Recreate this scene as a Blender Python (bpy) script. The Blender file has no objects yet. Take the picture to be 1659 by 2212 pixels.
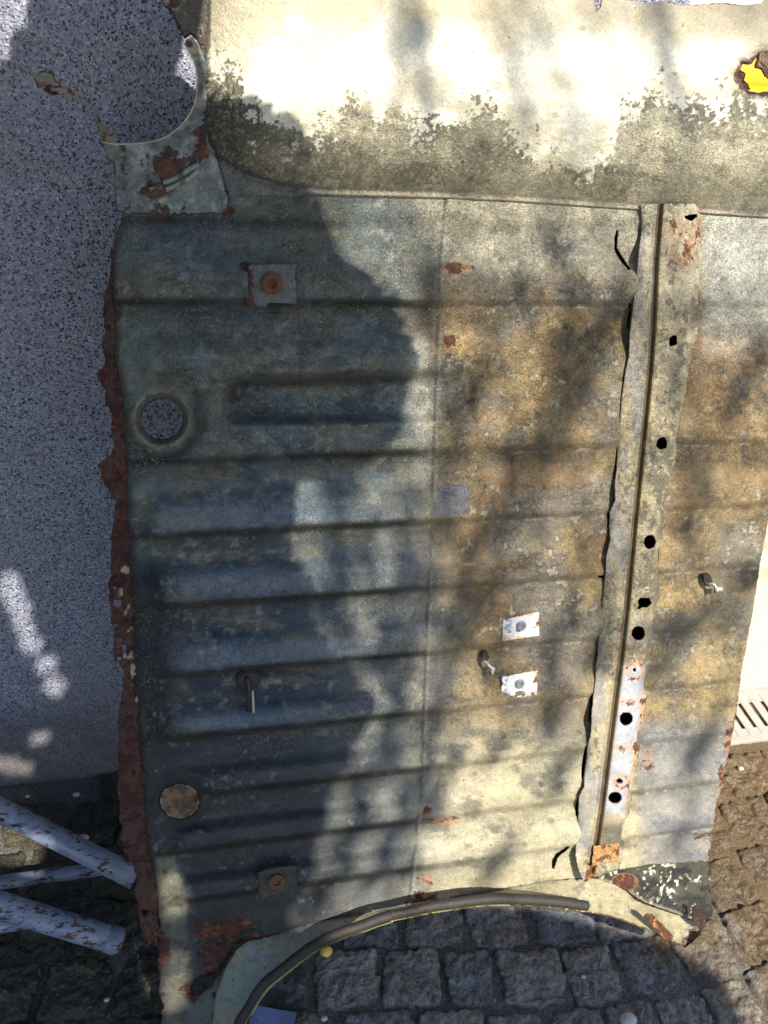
import bpy, bmesh, math, random
import numpy as np
from mathutils import Vector, Matrix

random.seed(7)
RNG = np.random.default_rng(11)
scene = bpy.context.scene
COL = scene.collection

# ------------------------------------------------------------------ camera
F = 2350.0
PITCH, ROLL, CAMH = math.radians(35), math.radians(6.5), 1.5
_u = np.array([9780, 484, -F]); _u /= np.linalg.norm(_u)
_v = np.array([-192, -7503, -F]); _v /= np.linalg.norm(_v)
_up = np.array([math.sin(ROLL)*math.cos(PITCH), math.cos(ROLL)*math.cos(PITCH), math.sin(PITCH)])
_uh = _u - _up*(_u@_up); _uh /= np.linalg.norm(_uh)
MW = np.array([_uh, np.cross(_up, _uh), _up])       # world = MW @ camera
EYE = np.array([0.0, 0.0, CAMH])
cd = bpy.data.cameras.new('camera'); cam = bpy.data.objects.new('camera', cd); COL.objects.link(cam)
cd.sensor_fit = 'HORIZONTAL'; cd.sensor_width = 36.0; cd.lens = 36.0*F/1920
cd.clip_start = 0.05; cd.clip_end = 400
cam.matrix_world = Matrix.Translation(EYE) @ Matrix(MW.tolist()).to_4x4()
scene.camera = cam

# ------------------------------------------------------------------ daylight
SUN_EL, SUN_AZ = math.radians(47), math.radians(16)   # azimuth: towards +x from straight in front of the wall
SUN = np.array([math.sin(SUN_AZ)*math.cos(SUN_EL), -math.cos(SUN_AZ)*math.cos(SUN_EL), math.sin(SUN_EL)])
world = bpy.data.worlds.new('World'); scene.world = world; world.use_nodes = True
wn = world.node_tree.nodes; wl = world.node_tree.links
sky = wn.new('ShaderNodeTexSky'); sky.sky_type = 'NISHITA'; sky.sun_disc = False
sky.sun_elevation = SUN_EL
sky.sun_rotation = math.atan2(SUN[0], SUN[1])
sky.air_density = 1.0; sky.dust_density = 0.6; sky.ozone_density = 1.2
bg = wn['Background']; bg.inputs[1].default_value = 0.105
wl.new(sky.outputs[0], bg.inputs[0])
ld = bpy.data.lights.new('sun', 'SUN'); ld.energy = 4.4; ld.angle = math.radians(0.53); ld.color = (1.0, 0.93, 0.80)
lo = bpy.data.objects.new('sun', ld); COL.objects.link(lo)
lo.rotation_euler = Vector(SUN).to_track_quat('Z', 'Y').to_euler(); lo.location = (3, -6, 8)
scene.view_settings.view_transform = 'Standard'; scene.view_settings.look = 'None'
scene.view_settings.exposure = 0.98; scene.view_settings.gamma = 1.0
scene.view_settings.use_curve_mapping = False

# ------------------------------------------------------------------ measuring helpers
# the car panel leans against the wall; features on it were measured on the photograph and are laid out on its plane
NRM = MW @ np.cross(_u, -_v); NRM /= np.linalg.norm(NRM)
UW = MW @ _u; VW = -(MW @ _v)
def rays(x, y):
    x = np.asarray(x, float); y = np.asarray(y, float)
    c = np.stack([(x-829.5)*1.1573, -(y-1106)*1.1573, np.full_like(x, -F)], -1)
    return c @ MW.T
def on_ground(x, y, z=0.0):
    d = rays(x, y); t = (z-CAMH)/d[..., 2]; return EYE + d*t[..., None]
P0 = on_ground(350, 2290)
def on_panel(x, y, h=0.0):
    d = rays(x, y); t = (h + (P0-EYE)@NRM)/(d@NRM); return EYE + d*t[..., None]
def to_px(p):
    c = (np.asarray(p)-EYE) @ MW
    return 829.5 + c[..., 0]/-c[..., 2]*F/1.1573, 1106 - c[..., 1]/-c[..., 2]*F/1.1573
WALL_Y = 1.25

def _hash(ix, iy, s):
    h = (ix.astype(np.int64)*374761393 + iy.astype(np.int64)*668265263 + s*974634777) & 0xFFFFFFFF
    h = ((h ^ (h >> 13))*1274126177) & 0xFFFFFFFF
    return ((h ^ (h >> 16)) & 0xFFFF)/65535.0
def vn(x, y, s=0):
    x = np.asarray(x, float); y = np.asarray(y, float)
    ix = np.floor(x); iy = np.floor(y); fx = x-ix; fy = y-iy
    fx = fx*fx*(3-2*fx); fy = fy*fy*(3-2*fy)
    a = _hash(ix, iy, s); b = _hash(ix+1, iy, s); c = _hash(ix, iy+1, s); d = _hash(ix+1, iy+1, s)
    return (a*(1-fx)+b*fx)*(1-fy) + (c*(1-fx)+d*fx)*fy
def fbm(x, y, s=0, o=4, g=.55):
    r = 0; a = 1; t = 0
    for i in range(o):
        r = r + a*vn(x*2**i + 17.3*i, y*2**i - 9.1*i, s+i); t += a; a *= g
    return r/t
def ss(a, b, v):
    t = np.clip((v-a)/(b-a), 0, 1); return t*t*(3-2*t)
def mixc(a, b, m):
    m = np.asarray(m)[..., None]; return a*(1-m) + np.array(b)*m
def sdf(poly, x, y):
    """signed distance, positive inside"""
    d2 = np.full(x.shape, 1e18); ins = np.zeros(x.shape, bool); n = len(poly)
    for i in range(n):
        ax, ay = poly[i]; bx, by = poly[(i+1) % n]
        ex, ey = bx-ax, by-ay
        t = np.clip(((x-ax)*ex+(y-ay)*ey)/(ex*ex+ey*ey+1e-9), 0, 1)
        d2 = np.minimum(d2, (x-ax-t*ex)**2+(y-ay-t*ey)**2)
        if ay != by:
            c = ((ay > y) != (by > y)) & (x < (bx-ax)*(y-ay)/(by-ay)+ax)
            ins ^= c
    return np.where(ins, 1, -1)*np.sqrt(d2)
def dline(pts, x, y):
    d2 = np.full(x.shape, 1e18)
    for (ax, ay), (bx, by) in zip(pts[:-1], pts[1:]):
        ex, ey = bx-ax, by-ay
        t = np.clip(((x-ax)*ex+(y-ay)*ey)/(ex*ex+ey*ey+1e-9), 0, 1)
        d2 = np.minimum(d2, (x-ax-t*ex)**2+(y-ay-t*ey)**2)
    return np.sqrt(d2)
def jag(poly, amp, step=14.0, seed=1):
    out = []; n = len(poly); k = 0
    for i in range(n):
        (ax, ay), (bx, by) = poly[i], poly[(i+1) % n]
        L = math.hypot(bx-ax, by-ay); m = max(1, int(L/step))
        for j in range(m):
            t = j/m; k += 1
            r = (float(_hash(np.array(k), np.array(3), seed))-.5)*2*amp if j else 0
            out.append((ax+(bx-ax)*t - (by-ay)/(L+1e-6)*r, ay+(by-ay)*t + (bx-ax)/(L+1e-6)*r))
    return out
def circ(cx, cy, rx, ry=None, n=20, j=0, seed=1):
    ry = ry or rx; o = []
    for i in range(n):
        a = 2*math.pi*i/n; k = 1+(float(_hash(np.array(i), np.array(5), seed))-.5)*2*j
        o.append((cx+rx*k*math.cos(a), cy+ry*k*math.sin(a)))
    return o

# ------------------------------------------------------------------ materials
def newmat(name):
    m = bpy.data.materials.new(name); m.use_nodes = True
    nt = m.node_tree; return m, nt.nodes, nt.links, nt.nodes['Principled BSDF']
def nd(N, t, **k):
    n = N.new(t)
    for a, b in k.items():
        if a in n.inputs: n.inputs[a].default_value = b
        else: setattr(n, a, b)
    return n
def noise(N, L, vec, scale, detail=4, rough=.6, dist=0.0):
    n = nd(N, 'ShaderNodeTexNoise', Scale=scale, Detail=detail, Roughness=rough, Distortion=dist); L.new(vec, n.inputs['Vector']); return n.outputs['Fac']
def ramp(N, L, fac, stops, const=False):
    r = N.new('ShaderNodeValToRGB'); e = r.color_ramp.elements
    if const: r.color_ramp.interpolation = 'CONSTANT'
    while len(e) < len(stops): e.new(.5)
    for q, (p, c) in zip(e, stops):
        q.position = p; q.color = (c if len(c) == 4 else (*c, 1)) if hasattr(c, '__len__') else (c, c, c, 1)
    L.new(fac, r.inputs[0]); return r.outputs[0]
def mth(N, L, op, a, b=0.5, clamp=False):
    n = N.new('ShaderNodeMath'); n.operation = op; n.use_clamp = clamp
    for i, q in enumerate((a, b)):
        if hasattr(q, 'is_output'): L.new(q, n.inputs[i])
        else: n.inputs[i].default_value = q
    return n.outputs[0]
def mix(N, L, fac, a, b, mode='MIX'):
    n = N.new('ShaderNodeMix'); n.data_type = 'RGBA'; n.blend_type = mode
    for s, q in ((n.inputs[0], fac), (n.inputs[6], a), (n.inputs[7], b)):
        if hasattr(q, 'is_output'): L.new(q, s)
        elif hasattr(q, '__len__'): s.default_value = (*q, 1) if len(q) == 3 else q
        else: s.default_value = q if s == n.inputs[0] else (q, q, q, 1)
    return n.outputs[2]
def bump(N, L, B, h, strength, dist, prev=None):
    b = N.new('ShaderNodeBump'); b.inputs['Strength'].default_value = strength; b.inputs['Distance'].default_value = dist
    L.new(h, b.inputs['Height'])
    if prev is not None: L.new(prev, b.inputs['Normal'])
    L.new(b.outputs[0], B.inputs['Normal']); return b.outputs[0]

def sheet_material():
    """old car paint: layered colour per vertex + fine underseal grain, dust specks and rust bloom"""
    m, N, L, B = newmat('weathered_car_paint')
    at = nd(N, 'ShaderNodeAttribute', attribute_name='paint'); ax = nd(N, 'ShaderNodeAttribute', attribute_name='wear')
    sp = N.new('ShaderNodeSeparateColor'); L.new(ax.outputs['Color'], sp.inputs[0])
    rust, grain, gloss = sp.outputs[0], sp.outputs[1], sp.outputs[2]
    tc = N.new('ShaderNodeTexCoord').outputs['Object']
    fine = noise(N, L, tc, 420, 3, .7); mid = noise(N, L, tc, 70, 4, .65); big = noise(N, L, tc, 14, 4, .6)
    k = mth(N, L, 'ADD', mth(N, L, 'MULTIPLY', mth(N, L, 'SUBTRACT', fine, .5), 1.5), mth(N, L, 'MULTIPLY', mth(N, L, 'SUBTRACT', mid, .5), 1.0))
    k = mth(N, L, 'MULTIPLY', k, mth(N, L, 'ADD', grain, .3))
    hs = N.new('ShaderNodeHueSaturation'); L.new(at.outputs['Color'], hs.inputs['Color']); L.new(mth(N, L, 'MAXIMUM', mth(N, L, 'ADD', mth(N, L, 'MULTIPLY', k, 1.5), 1.0), .15), hs.inputs['Value'])
    # leathery underseal: crinkled cells, dust settled in the high spots, dark in the creases
    vo = nd(N, 'ShaderNodeTexVoronoi', Scale=240.0, feature='DISTANCE_TO_EDGE')
    nz = nd(N, 'ShaderNodeTexNoise', Scale=150.0, Detail=4.0)
    L.new(tc, nz.inputs['Vector']); va = N.new('ShaderNodeVectorMath'); va.operation = 'MULTIPLY_ADD'
    L.new(nz.outputs['Color'], va.inputs[0]); va.inputs[1].default_value = (.022,)*3; L.new(tc, va.inputs[2]); L.new(va.outputs[0], vo.inputs['Vector'])
    cell = ramp(N, L, vo.outputs['Distance'], [(0, 0.0), (.35, 1.0)])
    crk = mth(N, L, 'MULTIPLY', mth(N, L, 'SUBTRACT', 1.0, cell), mth(N, L, 'MULTIPLY', grain, ramp(N, L, big, [(.48, 0.0), (.66, .55)])))
    c = mix(N, L, crk, hs.outputs[0], (.03, .03, .028))
    # pale dust specks
    spk = nd(N, 'ShaderNodeTexVoronoi', Scale=330.0); L.new(va.outputs[0], spk.inputs['Vector'])
    s2 = mth(N, L, 'MULTIPLY', ramp(N, L, mth(N, L, 'ADD', spk.outputs['Distance'], mth(N, L, 'MULTIPLY', mth(N, L, 'SUBTRACT', fine, .5), 1.6)), [(.10, 1.0), (.34, 0.0)]), ramp(N, L, big, [(.40, 0.0), (.60, .75)]))
    s2 = mth(N, L, 'MULTIPLY', s2, grain)
    c = mix(N, L, s2, c, (.52, .47, .33))
    # black pin specks
    pk = nd(N, 'ShaderNodeTexVoronoi', Scale=150.0); L.new(tc, pk.inputs['Vector'])
    s3 = mth(N, L, 'MULTIPLY', ramp(N, L, pk.outputs['Distance'], [(.1, 1.0), (.2, 0.0)]), ramp(N, L, mid, [(.5, 0.0), (.6, .5)]))
    c = mix(N, L, s3, c, (.03, .028, .025))
    # rust
    rn = mth(N, L, 'ADD', mth(N, L, 'MULTIPLY', mth(N, L, 'SUBTRACT', mid, .5), 2.2), rust)
    rf = ramp(N, L, rn, [(.42, 0.0), (.58, 1.0)])
    rc = ramp(N, L, mth(N, L, 'ADD', noise(N, L, tc, 130, 5, .7), mth(N, L, 'MULTIPLY', mth(N, L, 'SUBTRACT', noise(N, L, tc, 22, 3), .5), .5)), [(.34, (.022, .010, .009)), (.5, (.062, .02, .014)), (.62, (.14, .042, .016)), (.74, (.36, .14, .05))])
    c = mix(N, L, mth(N, L, 'MULTIPLY', rf, .9), c, rc)
    L.new(c, B.inputs['Base Color'])
    rgh = mth(N, L, 'SUBTRACT', mth(N, L, 'ADD', mth(N, L, 'MULTIPLY', mid, .5), .38), mth(N, L, 'MULTIPLY', gloss, .4), True)
    L.new(mth(N, L, 'MAXIMUM', rgh, mth(N, L, 'MULTIPLY', rf, .85)), B.inputs['Roughness'])
    B.inputs['Specular IOR Level'].default_value = .45
    h = mth(N, L, 'ADD', mth(N, L, 'MULTIPLY', cell, mth(N, L, 'MULTIPLY', grain, .6)), mth(N, L, 'ADD', mth(N, L, 'MULTIPLY', fine, .5), mth(N, L, 'MULTIPLY', mid, mth(N, L, 'ADD', rf, .9))))
    bump(N, L, B, h, 1.0, .0026)
    return m
M_SHEET = sheet_material()

def simple_mat(name, col, rough=.6, metal=0.0, var=.25, scale=60, bmp=.3, bdist=.001, spots=None):
    m, N, L, B = newmat(name); tc = N.new('ShaderNodeTexCoord').outputs['Object']
    n1 = noise(N, L, tc, scale, 5, .65)
    c = ramp(N, L, n1, [(.3, tuple(q*(1-var) for q in col)), (.7, tuple(min(1, q*(1+var)) for q in col))])
    if spots:
        sc, sz, scol = spots
        n2 = noise(N, L, tc, sc, 5, .7); c = mix(N, L, ramp(N, L, n2, [(sz, 0.0), (sz+.05, 1.0)]), c, scol)
    L.new(c, B.inputs['Base Color']); B.inputs['Roughness'].default_value = rough; B.inputs['Metallic'].default_value = metal
    bump(N, L, B, n1, bmp, bdist); return m
M_RUBBER = simple_mat('perished_rubber', (.026, .022, .019), .7, 0, .5, 200, .5)
M_RUSTNUT = simple_mat('rusted_steel', (.13, .055, .03), .85, .1, .6, 300, .8)
M_DARKCLIP = simple_mat('dark_plastic', (.018, .017, .017), .5)
M_CLIP = simple_mat('dull_zinc', (.42, .40, .33), .45, .3, .3, 300)
M_GALV = simple_mat('galvanised_steel', (.46, .45, .40), .45, .15, .15, 30, .2, .0005, (90, .66, (.3, .22, .15)))
M_YEL = simple_mat('yellow_plastic', (.78, .42, .02), .45, 0, .06, 8, .1)
M_YRUB = simple_mat('black_tyre_rubber', (.03, .03, .03), .7)

def tube_material():
    m, N, L, B = newmat('chipped_blue_grey_paint'); tc = N.new('ShaderNodeTexCoord').outputs['Object']
    mp = nd(N, 'ShaderNodeMapping'); mp.inputs['Scale'].default_value = (.35, 1, 1); L.new(tc, mp.inputs[0])
    n1 = noise(N, L, tc, 30, 4); n2 = noise(N, L, mp.outputs[0], 130, 5, .75); n3 = noise(N, L, tc, 9, 3)
    c = ramp(N, L, n1, [(.3, (.15, .18, .27)), (.7, (.27, .31, .41))])
    d = mth(N, L, 'ADD', n2, mth(N, L, 'MULTIPLY', mth(N, L, 'SUBTRACT', n3, .5), .5))
    f = ramp(N, L, d, [(.56, 0.0), (.59, 1.0)])
    c = mix(N, L, f, c, ramp(N, L, n1, [(.45, (.02, .018, .02)), (.62, (.10, .045, .025))]))
    L.new(c, B.inputs['Base Color']); L.new(mth(N, L, 'ADD', mth(N, L, 'MULTIPLY', f, .4), .32), B.inputs['Roughness'])
    bump(N, L, B, mth(N, L, 'SUBTRACT', 1.0, f), .4, .0006); return m
M_TUBE = tube_material()

def wall_material():
    m, N, L, B = newmat('speckled_granite_render'); tc = N.new('ShaderNodeTexCoord').outputs['Object']
    dn = nd(N, 'ShaderNodeTexNoise', Scale=300.0, Detail=2.0); L.new(tc, dn.inputs['Vector'])
    va = N.new('ShaderNodeVectorMath'); va.operation = 'MULTIPLY_ADD'; L.new(dn.outputs['Color'], va.inputs[0]); va.inputs[1].default_value = (.004,)*3; L.new(tc, va.inputs[2])
    v = nd(N, 'ShaderNodeTexVoronoi', Scale=430.0); L.new(va.outputs[0], v.inputs['Vector'])
    s = N.new('ShaderNodeSeparateColor'); L.new(v.outputs['Color'], s.inputs[0])
    base = ramp(N, L, s.outputs[0], [(0, (.17, .18, .25)), (.45, (.285, .305, .40)), (.8, (.35, .37, .46)), (1, (.55, .56, .64))])
    dark = ramp(N, L, s.outputs[1], [(0, 1.0), (.125, 0.0)], True)
    v2 = nd(N, 'ShaderNodeTexVoronoi', Scale=250.0); L.new(va.outputs[0], v2.inputs['Vector'])
    s2 = N.new('ShaderNodeSeparateColor'); L.new(v2.outputs['Color'], s2.inputs[0])
    dk2 = mth(N, L, 'MULTIPLY', ramp(N, L, s2.outputs[1], [(0, 1.0), (.17, 0.0)], True), ramp(N, L, v2.outputs['Distance'], [(0, 1.0), (.46, 0.0)], True))
    c = mix(N, L, mth(N, L, 'MAXIMUM', dark, dk2), base, (.018, .022, .045))
    big = noise(N, L, tc, 3, 4)
    c = mix(N, L, ramp(N, L, big, [(.4, 0.0), (.7, .18)]), c, (.25, .22, .24))
    gp = N.new('ShaderNodeNewGeometry').outputs['Position']; sz = N.new('ShaderNodeSeparateXYZ'); L.new(gp, sz.inputs[0])
    zz = mth(N, L, 'ADD', sz.outputs[2], mth(N, L, 'MULTIPLY', mth(N, L, 'SUBTRACT', noise(N, L, gp, 14, 5, .7), .5), .5))
    c = mix(N, L, ramp(N, L, zz, [(.02, .75), (.28, 0.0)]), c, (.13, .115, .10))
    c = mix(N, L, ramp(N, L, noise(N, L, gp, 7, 5, .65), [(.5, 0.0), (.72, .4)]), c, (.20, .19, .22))
    L.new(c, B.inputs['Base Color']); B.inputs['Roughness'].default_value = .55
    bump(N, L, B, mth(N, L, 'ADD', v.outputs['Distance'], v2.outputs['Distance']), .8, .0016); return m
M_WALL = wall_material()

def stone_material():
    m, N, L, B = newmat('rough_sett_stone')
    g = N.new('ShaderNodeNewGeometry').outputs['Position']
    oi = N.new('ShaderNodeObjectInfo')
    sx = N.new('ShaderNodeSeparateXYZ'); L.new(g, sx.inputs[0])
    n1 = noise(N, L, g, 62, 8, .78); n2 = noise(N, L, g, 330, 4, .8); n3 = noise(N, L, g, 9, 3)
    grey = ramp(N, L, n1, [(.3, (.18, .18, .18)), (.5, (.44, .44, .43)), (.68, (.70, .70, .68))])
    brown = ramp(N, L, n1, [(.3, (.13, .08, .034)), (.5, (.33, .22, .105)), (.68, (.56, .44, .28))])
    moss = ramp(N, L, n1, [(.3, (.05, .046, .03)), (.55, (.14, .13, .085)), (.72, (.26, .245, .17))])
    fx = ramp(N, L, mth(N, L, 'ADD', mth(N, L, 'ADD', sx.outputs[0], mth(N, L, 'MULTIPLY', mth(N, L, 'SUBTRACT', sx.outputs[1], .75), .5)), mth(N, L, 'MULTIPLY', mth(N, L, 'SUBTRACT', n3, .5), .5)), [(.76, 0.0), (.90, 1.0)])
    c = mix(N, L, fx, grey, brown)  # brown to the right: sandy tone with some sunlit warmth in the colour
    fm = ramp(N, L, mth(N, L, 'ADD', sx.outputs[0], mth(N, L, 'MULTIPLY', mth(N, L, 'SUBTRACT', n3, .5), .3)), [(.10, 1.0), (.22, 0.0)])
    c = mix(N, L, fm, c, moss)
    tint = ramp(N, L, oi.outputs['Random'], [(0, (.66, .72, .82)), (.5, (.9, .9, .9)), (1, (1.1, 1.05, .97))])
    c = mix(N, L, 1.0, c, tint, 'MULTIPLY')
    c = mix(N, L, ramp(N, L, n2, [(.36, .75), (.5, 0.0)]), c, (.02, .02, .02)); spk = ramp(N, L, n2, [(.58, 0.0), (.68, .75)]); c = mix(N, L, spk, c, (.6, .6, .6))
    L.new(c, B.inputs['Base Color'])
    L.new(mth(N, L, 'SUBTRACT', ramp(N, L, n1, [(.35, .38), (.6, .75)]), mth(N, L, 'MULTIPLY', fx, .22)), B.inputs['Roughness']); B.inputs['Specular IOR Level'].default_value = .6
    b1 = bump(N, L, B, n1, 1.0, .035); bump(N, L, B, n2, 1.0, .006, b1); return m
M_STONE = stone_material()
def joint_material():
    m, N, L, B = newmat('gritty_joint_soil'); g = N.new('ShaderNodeNewGeometry').outputs['Position']
    n1 = noise(N, L, g, 300, 4, .8); n2 = noise(N, L, g, 40, 4)
    sx = N.new('ShaderNodeSeparateXYZ'); L.new(g, sx.inputs[0])
    a = ramp(N, L, n1, [(.35, (.05, .05, .048)), (.55, (.17, .167, .16)), (.7, (.48, .47, .45))])
    b = ramp(N, L, n1, [(.35, (.09, .058, .026)), (.6, (.24, .16, .078)), (.72, (.5, .41, .29))])
    c = mix(N, L, ramp(N, L, sx.outputs[0], [(.85, 0.0), (1.0, 1.0)]), a, b)
    L.new(c, B.inputs['Base Color']); B.inputs['Roughness'].default_value = .8
    bump(N, L, B, mth(N, L, 'ADD', n1, n2), 1.0, .006); return m
M_JOINT = joint_material()
M_PAVE = simple_mat('pale_concrete', (.56, .52, .42), .8, 0, .07, 25, .3, .002, (120, .68, (.45, .40, .32)))
M_HOUSE = simple_mat('white_house_render', (.8, .8, .78), .9, 0, .03, 20, .2)
M_BLUE = simple_mat('blue_grey_slab', (.13, .17, .32), .5, 0, .4, 30, .5, .004, (50, .66, (.3, .33, .36)))
M_BARK = simple_mat('tree_bark', (.10, .075, .05), .9, 0, .4, 40, 1.0, .01)
M_LEAF = simple_mat('green_leaf', (.06, .10, .03), .5, 0, .4, 20, .1)

# ------------------------------------------------------------------ object helpers
def tag(o, label=None, cat=None, group=None, kind=None):
    for k, v in (('label', label), ('category', cat), ('group', group), ('kind', kind)):
        if v: o[k] = v
    return o
def empty(name, loc, label, cat, group=None):
    o = bpy.data.objects.new(name, None); COL.objects.link(o); o.location = [float(q) for q in loc]; o.empty_display_size = .1
    return tag(o, label, cat, group)
def wloc(o):
    v = Vector(o.location)
    while o.parent: o = o.parent; v += Vector(o.location)
    return np.array(v)
def mesh_obj(name, V, Fc, mat, parent=None, smooth=True, loc=None, cols=None):
    V = np.asarray(V, float)
    if loc is None: loc = V.mean(0)
    loc = np.asarray(loc, float)
    me = bpy.data.meshes.new(name)
    Vl = V-loc
    if isinstance(Fc, np.ndarray):
        me.vertices.add(len(Vl)); me.vertices.foreach_set('co', Vl.astype(np.float32).ravel())
        n, k = Fc.shape; me.loops.add(n*k); me.polygons.add(n)
        me.loops.foreach_set('vertex_index', Fc.astype(np.int32).ravel())
        me.polygons.foreach_set('loop_start', np.arange(0, n*k, k, dtype=np.int32))
        me.update(calc_edges=True)
    else:
        me.from_pydata(Vl.tolist(), [], [list(map(int, f)) for f in Fc]); me.update()
    me.polygons.foreach_set('use_smooth', np.full(len(me.polygons), smooth, dtype=bool))
    if cols is not None:
        for nm, c in zip(('paint', 'wear'), cols):
            a = me.attributes.new(nm, 'FLOAT_COLOR', 'POINT')
            a.data.foreach_set('color', np.concatenate([c, np.ones((len(c), 1))], 1).astype(np.float32).ravel())
    me.materials.append(mat)
    o = bpy.data.objects.new(name, me); COL.objects.link(o)
    if parent is not None:
        o.parent = parent; loc = loc-wloc(parent)
    o.location = loc.tolist()
    return o
def flat_wear(n, col, rust=0, grain=.3, gloss=0):
    return np.tile(np.array(col, float), (n, 1)), np.tile(np.array([rust, grain, gloss], float), (n, 1))

def sheet(name, poly, hf, paintf, parent, holes=(), step=2.8, thick=.0014, hflat=None, mat=None, label=None):
    """pressed sheet metal following an outline on the panel plane; hf = height above the plane, real thickness at the rim"""
    xs = [p[0] for p in poly]; ys = [p[1] for p in poly]
    gx = np.arange(min(xs)-2*step, max(xs)+2*step, step); gy = np.arange(min(ys)-2*step, max(ys)+2*step, step)
    X, Y = np.meshgrid(gx, gy)
    S = sdf(poly, X, Y)
    for hpoly in holes:
        hx = [p[0] for p in hpoly]; hy = [p[1] for p in hpoly]
        i0, i1 = np.searchsorted(gy, [min(hy)-30, max(hy)+30]); j0, j1 = np.searchsorted(gx, [min(hx)-30, max(hx)+30])
        if i1 <= i0 or j1 <= j0: continue
        sub = -sdf(hpoly, X[i0:i1, j0:j1], Y[i0:i1, j0:j1]); S[i0:i1, j0:j1] = np.minimum(S[i0:i1, j0:j1], sub)
    keep = S > -.55*step
    gyy, gxx = np.gradient(S, step); gn = np.hypot(gxx, gyy)+1e-6
    q = keep[:-1, :-1] & keep[1:, :-1] & keep[:-1, 1:] & keep[1:, 1:]
    used = np.zeros_like(keep)
    for a in (slice(None, -1), slice(1, None)):
        for b in (slice(None, -1), slice(1, None)): used[a, b] |= q
    mv = used & (S < .45*step)
    X = X - np.where(mv, S*gxx/gn, 0); Y = Y - np.where(mv, S*gyy/gn, 0)
    idx = -np.ones(X.shape, int); idx[used] = np.arange(used.sum())
    x, y = X[used], Y[used]; sd = S[used]
    h = hf(x, y, sd); V = on_panel(x, y, h)
    a, b, c, d = idx[:-1, :-1][q], idx[:-1, 1:][q], idx[1:, 1:][q], idx[1:, :-1][q]
    Fq = np.stack([d, c, b, a], 1)
    # rim
    E = np.concatenate([Fq[:, [0, 1]], Fq[:, [1, 2]], Fq[:, [2, 3]], Fq[:, [3, 0]]])
    key = np.sort(E, 1); kk = key[:, 0]*len(x)+key[:, 1]
    _, inv, cnt = np.unique(kk, return_inverse=True, return_counts=True)
    Eb = E[cnt[inv] == 1]; bv = np.unique(Eb); nb = np.full(len(x), -1); nb[bv] = len(x)+np.arange(len(bv))
    V = np.concatenate([V, V[bv]-NRM*thick]); Fr = np.stack([Eb[:, 1], Eb[:, 0], nb[Eb[:, 0]], nb[Eb[:, 1]]], 1)
    pc, wc = paintf(x, y, sd)
    pc = np.clip(pc, .004, .9)
    pc = np.concatenate([pc, pc[bv]*.6]); wc = np.concatenate([wc, wc[bv]])
    o = mesh_obj(name, V, np.concatenate([Fq, Fr]), mat or M_SHEET, parent, True, cols=(pc, wc))
    if label: o['label'] = label
    return o

def tube_mesh(pts, radii, seg=12, cap=True):
    pts = [Vector(p) for p in pts]; V = []; Fc = []
    nrm = None
    for i, p in enumerate(pts):
        t = (pts[min(i+1, len(pts)-1)]-pts[max(i-1, 0)]).normalized()
        if nrm is None: nrm = t.orthogonal().normalized()
        nrm = (nrm - t*nrm.dot(t)).normalized(); bn = t.cross(nrm)
        r = radii[i] if hasattr(radii, '__len__') else radii
        for k in range(seg):
            a = 2*math.pi*k/seg; V.append(p + nrm*math.cos(a)*r + bn*math.sin(a)*r)
    for i in range(len(pts)-1):
        for k in range(seg):
            Fc.append((i*seg+k, i*seg+(k+1) % seg, (i+1)*seg+(k+1) % seg, (i+1)*seg+k))
    if cap:
        Fc.append(tuple(range(seg))[::-1]); Fc.append(tuple(range((len(pts)-1)*seg, len(pts)*seg)))
    return [tuple(v) for v in V], Fc
def box_mesh(cx, cy, cz, sx, sy, sz, bev=0.0):
    bm = bmesh.new(); bmesh.ops.create_cube(bm, size=1)
    for v in bm.verts: v.co = Vector((cx+v.co.x*sx, cy+v.co.y*sy, cz+v.co.z*sz))
    if bev: bmesh.ops.bevel(bm, geom=bm.edges[:], offset=bev, segments=2, affect='EDGES', profile=.7)
    V = [tuple(v.co) for v in bm.verts]; Fc = [[v.index for v in f.verts] for f in bm.faces]; bm.free(); return V, Fc
def join(*ms):
    V = []; Fc = []
    for v, f in ms:
        n = len(V); V += list(v); Fc += [[q+n for q in g] for g in f]
    return V, Fc
def lathe(prof, c, axis, seg=24):
    """prof: (radius, height) pairs around AXIS at C"""
    ax = Vector(axis).normalized(); e1 = ax.orthogonal().normalized(); e2 = ax.cross(e1); V = []; Fc = []
    for r, h in prof:
        for k in range(seg):
            a = 2*math.pi*k/seg; V.append(tuple(Vector(c)+ax*h+(e1*math.cos(a)+e2*math.sin(a))*r))
    for i in range(len(prof)-1):
        for k in range(seg): Fc.append((i*seg+k, i*seg+(k+1) % seg, (i+1)*seg+(k+1) % seg, (i+1)*seg+k))
    return V, Fc

#SECTION-SETTING
# ------------------------------------------------------------------ ground
def grid_sheet(name, x0, x1, y0, y1, z, nx, ny, mat, bumpy=0.0, parent=None):
    X, Y = np.meshgrid(np.linspace(x0, x1, nx), np.linspace(y0, y1, ny))
    Z = z + bumpy*(fbm(X*30, Y*30, 5)-.5)
    V = np.stack([X.ravel(), Y.ravel(), Z.ravel()], 1); i = np.arange(nx*ny).reshape(ny, nx)
    Fq = np.stack([i[:-1, :-1].ravel(), i[:-1, 1:].ravel(), i[1:, 1:].ravel(), i[1:, :-1].ravel()], 1)
    return mesh_obj(name, V, Fq, mat, parent)
gr = grid_sheet('ground', -60, 60, -60, 60, -.06, 2, 2, M_JOINT); tag(gr, kind='structure')
cob = grid_sheet('cobblestone_pavement', -1.2, 2.2, -.6, 1.262, -.0048, 640, 360, M_JOINT, .012); tag(cob, kind='structure')

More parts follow.
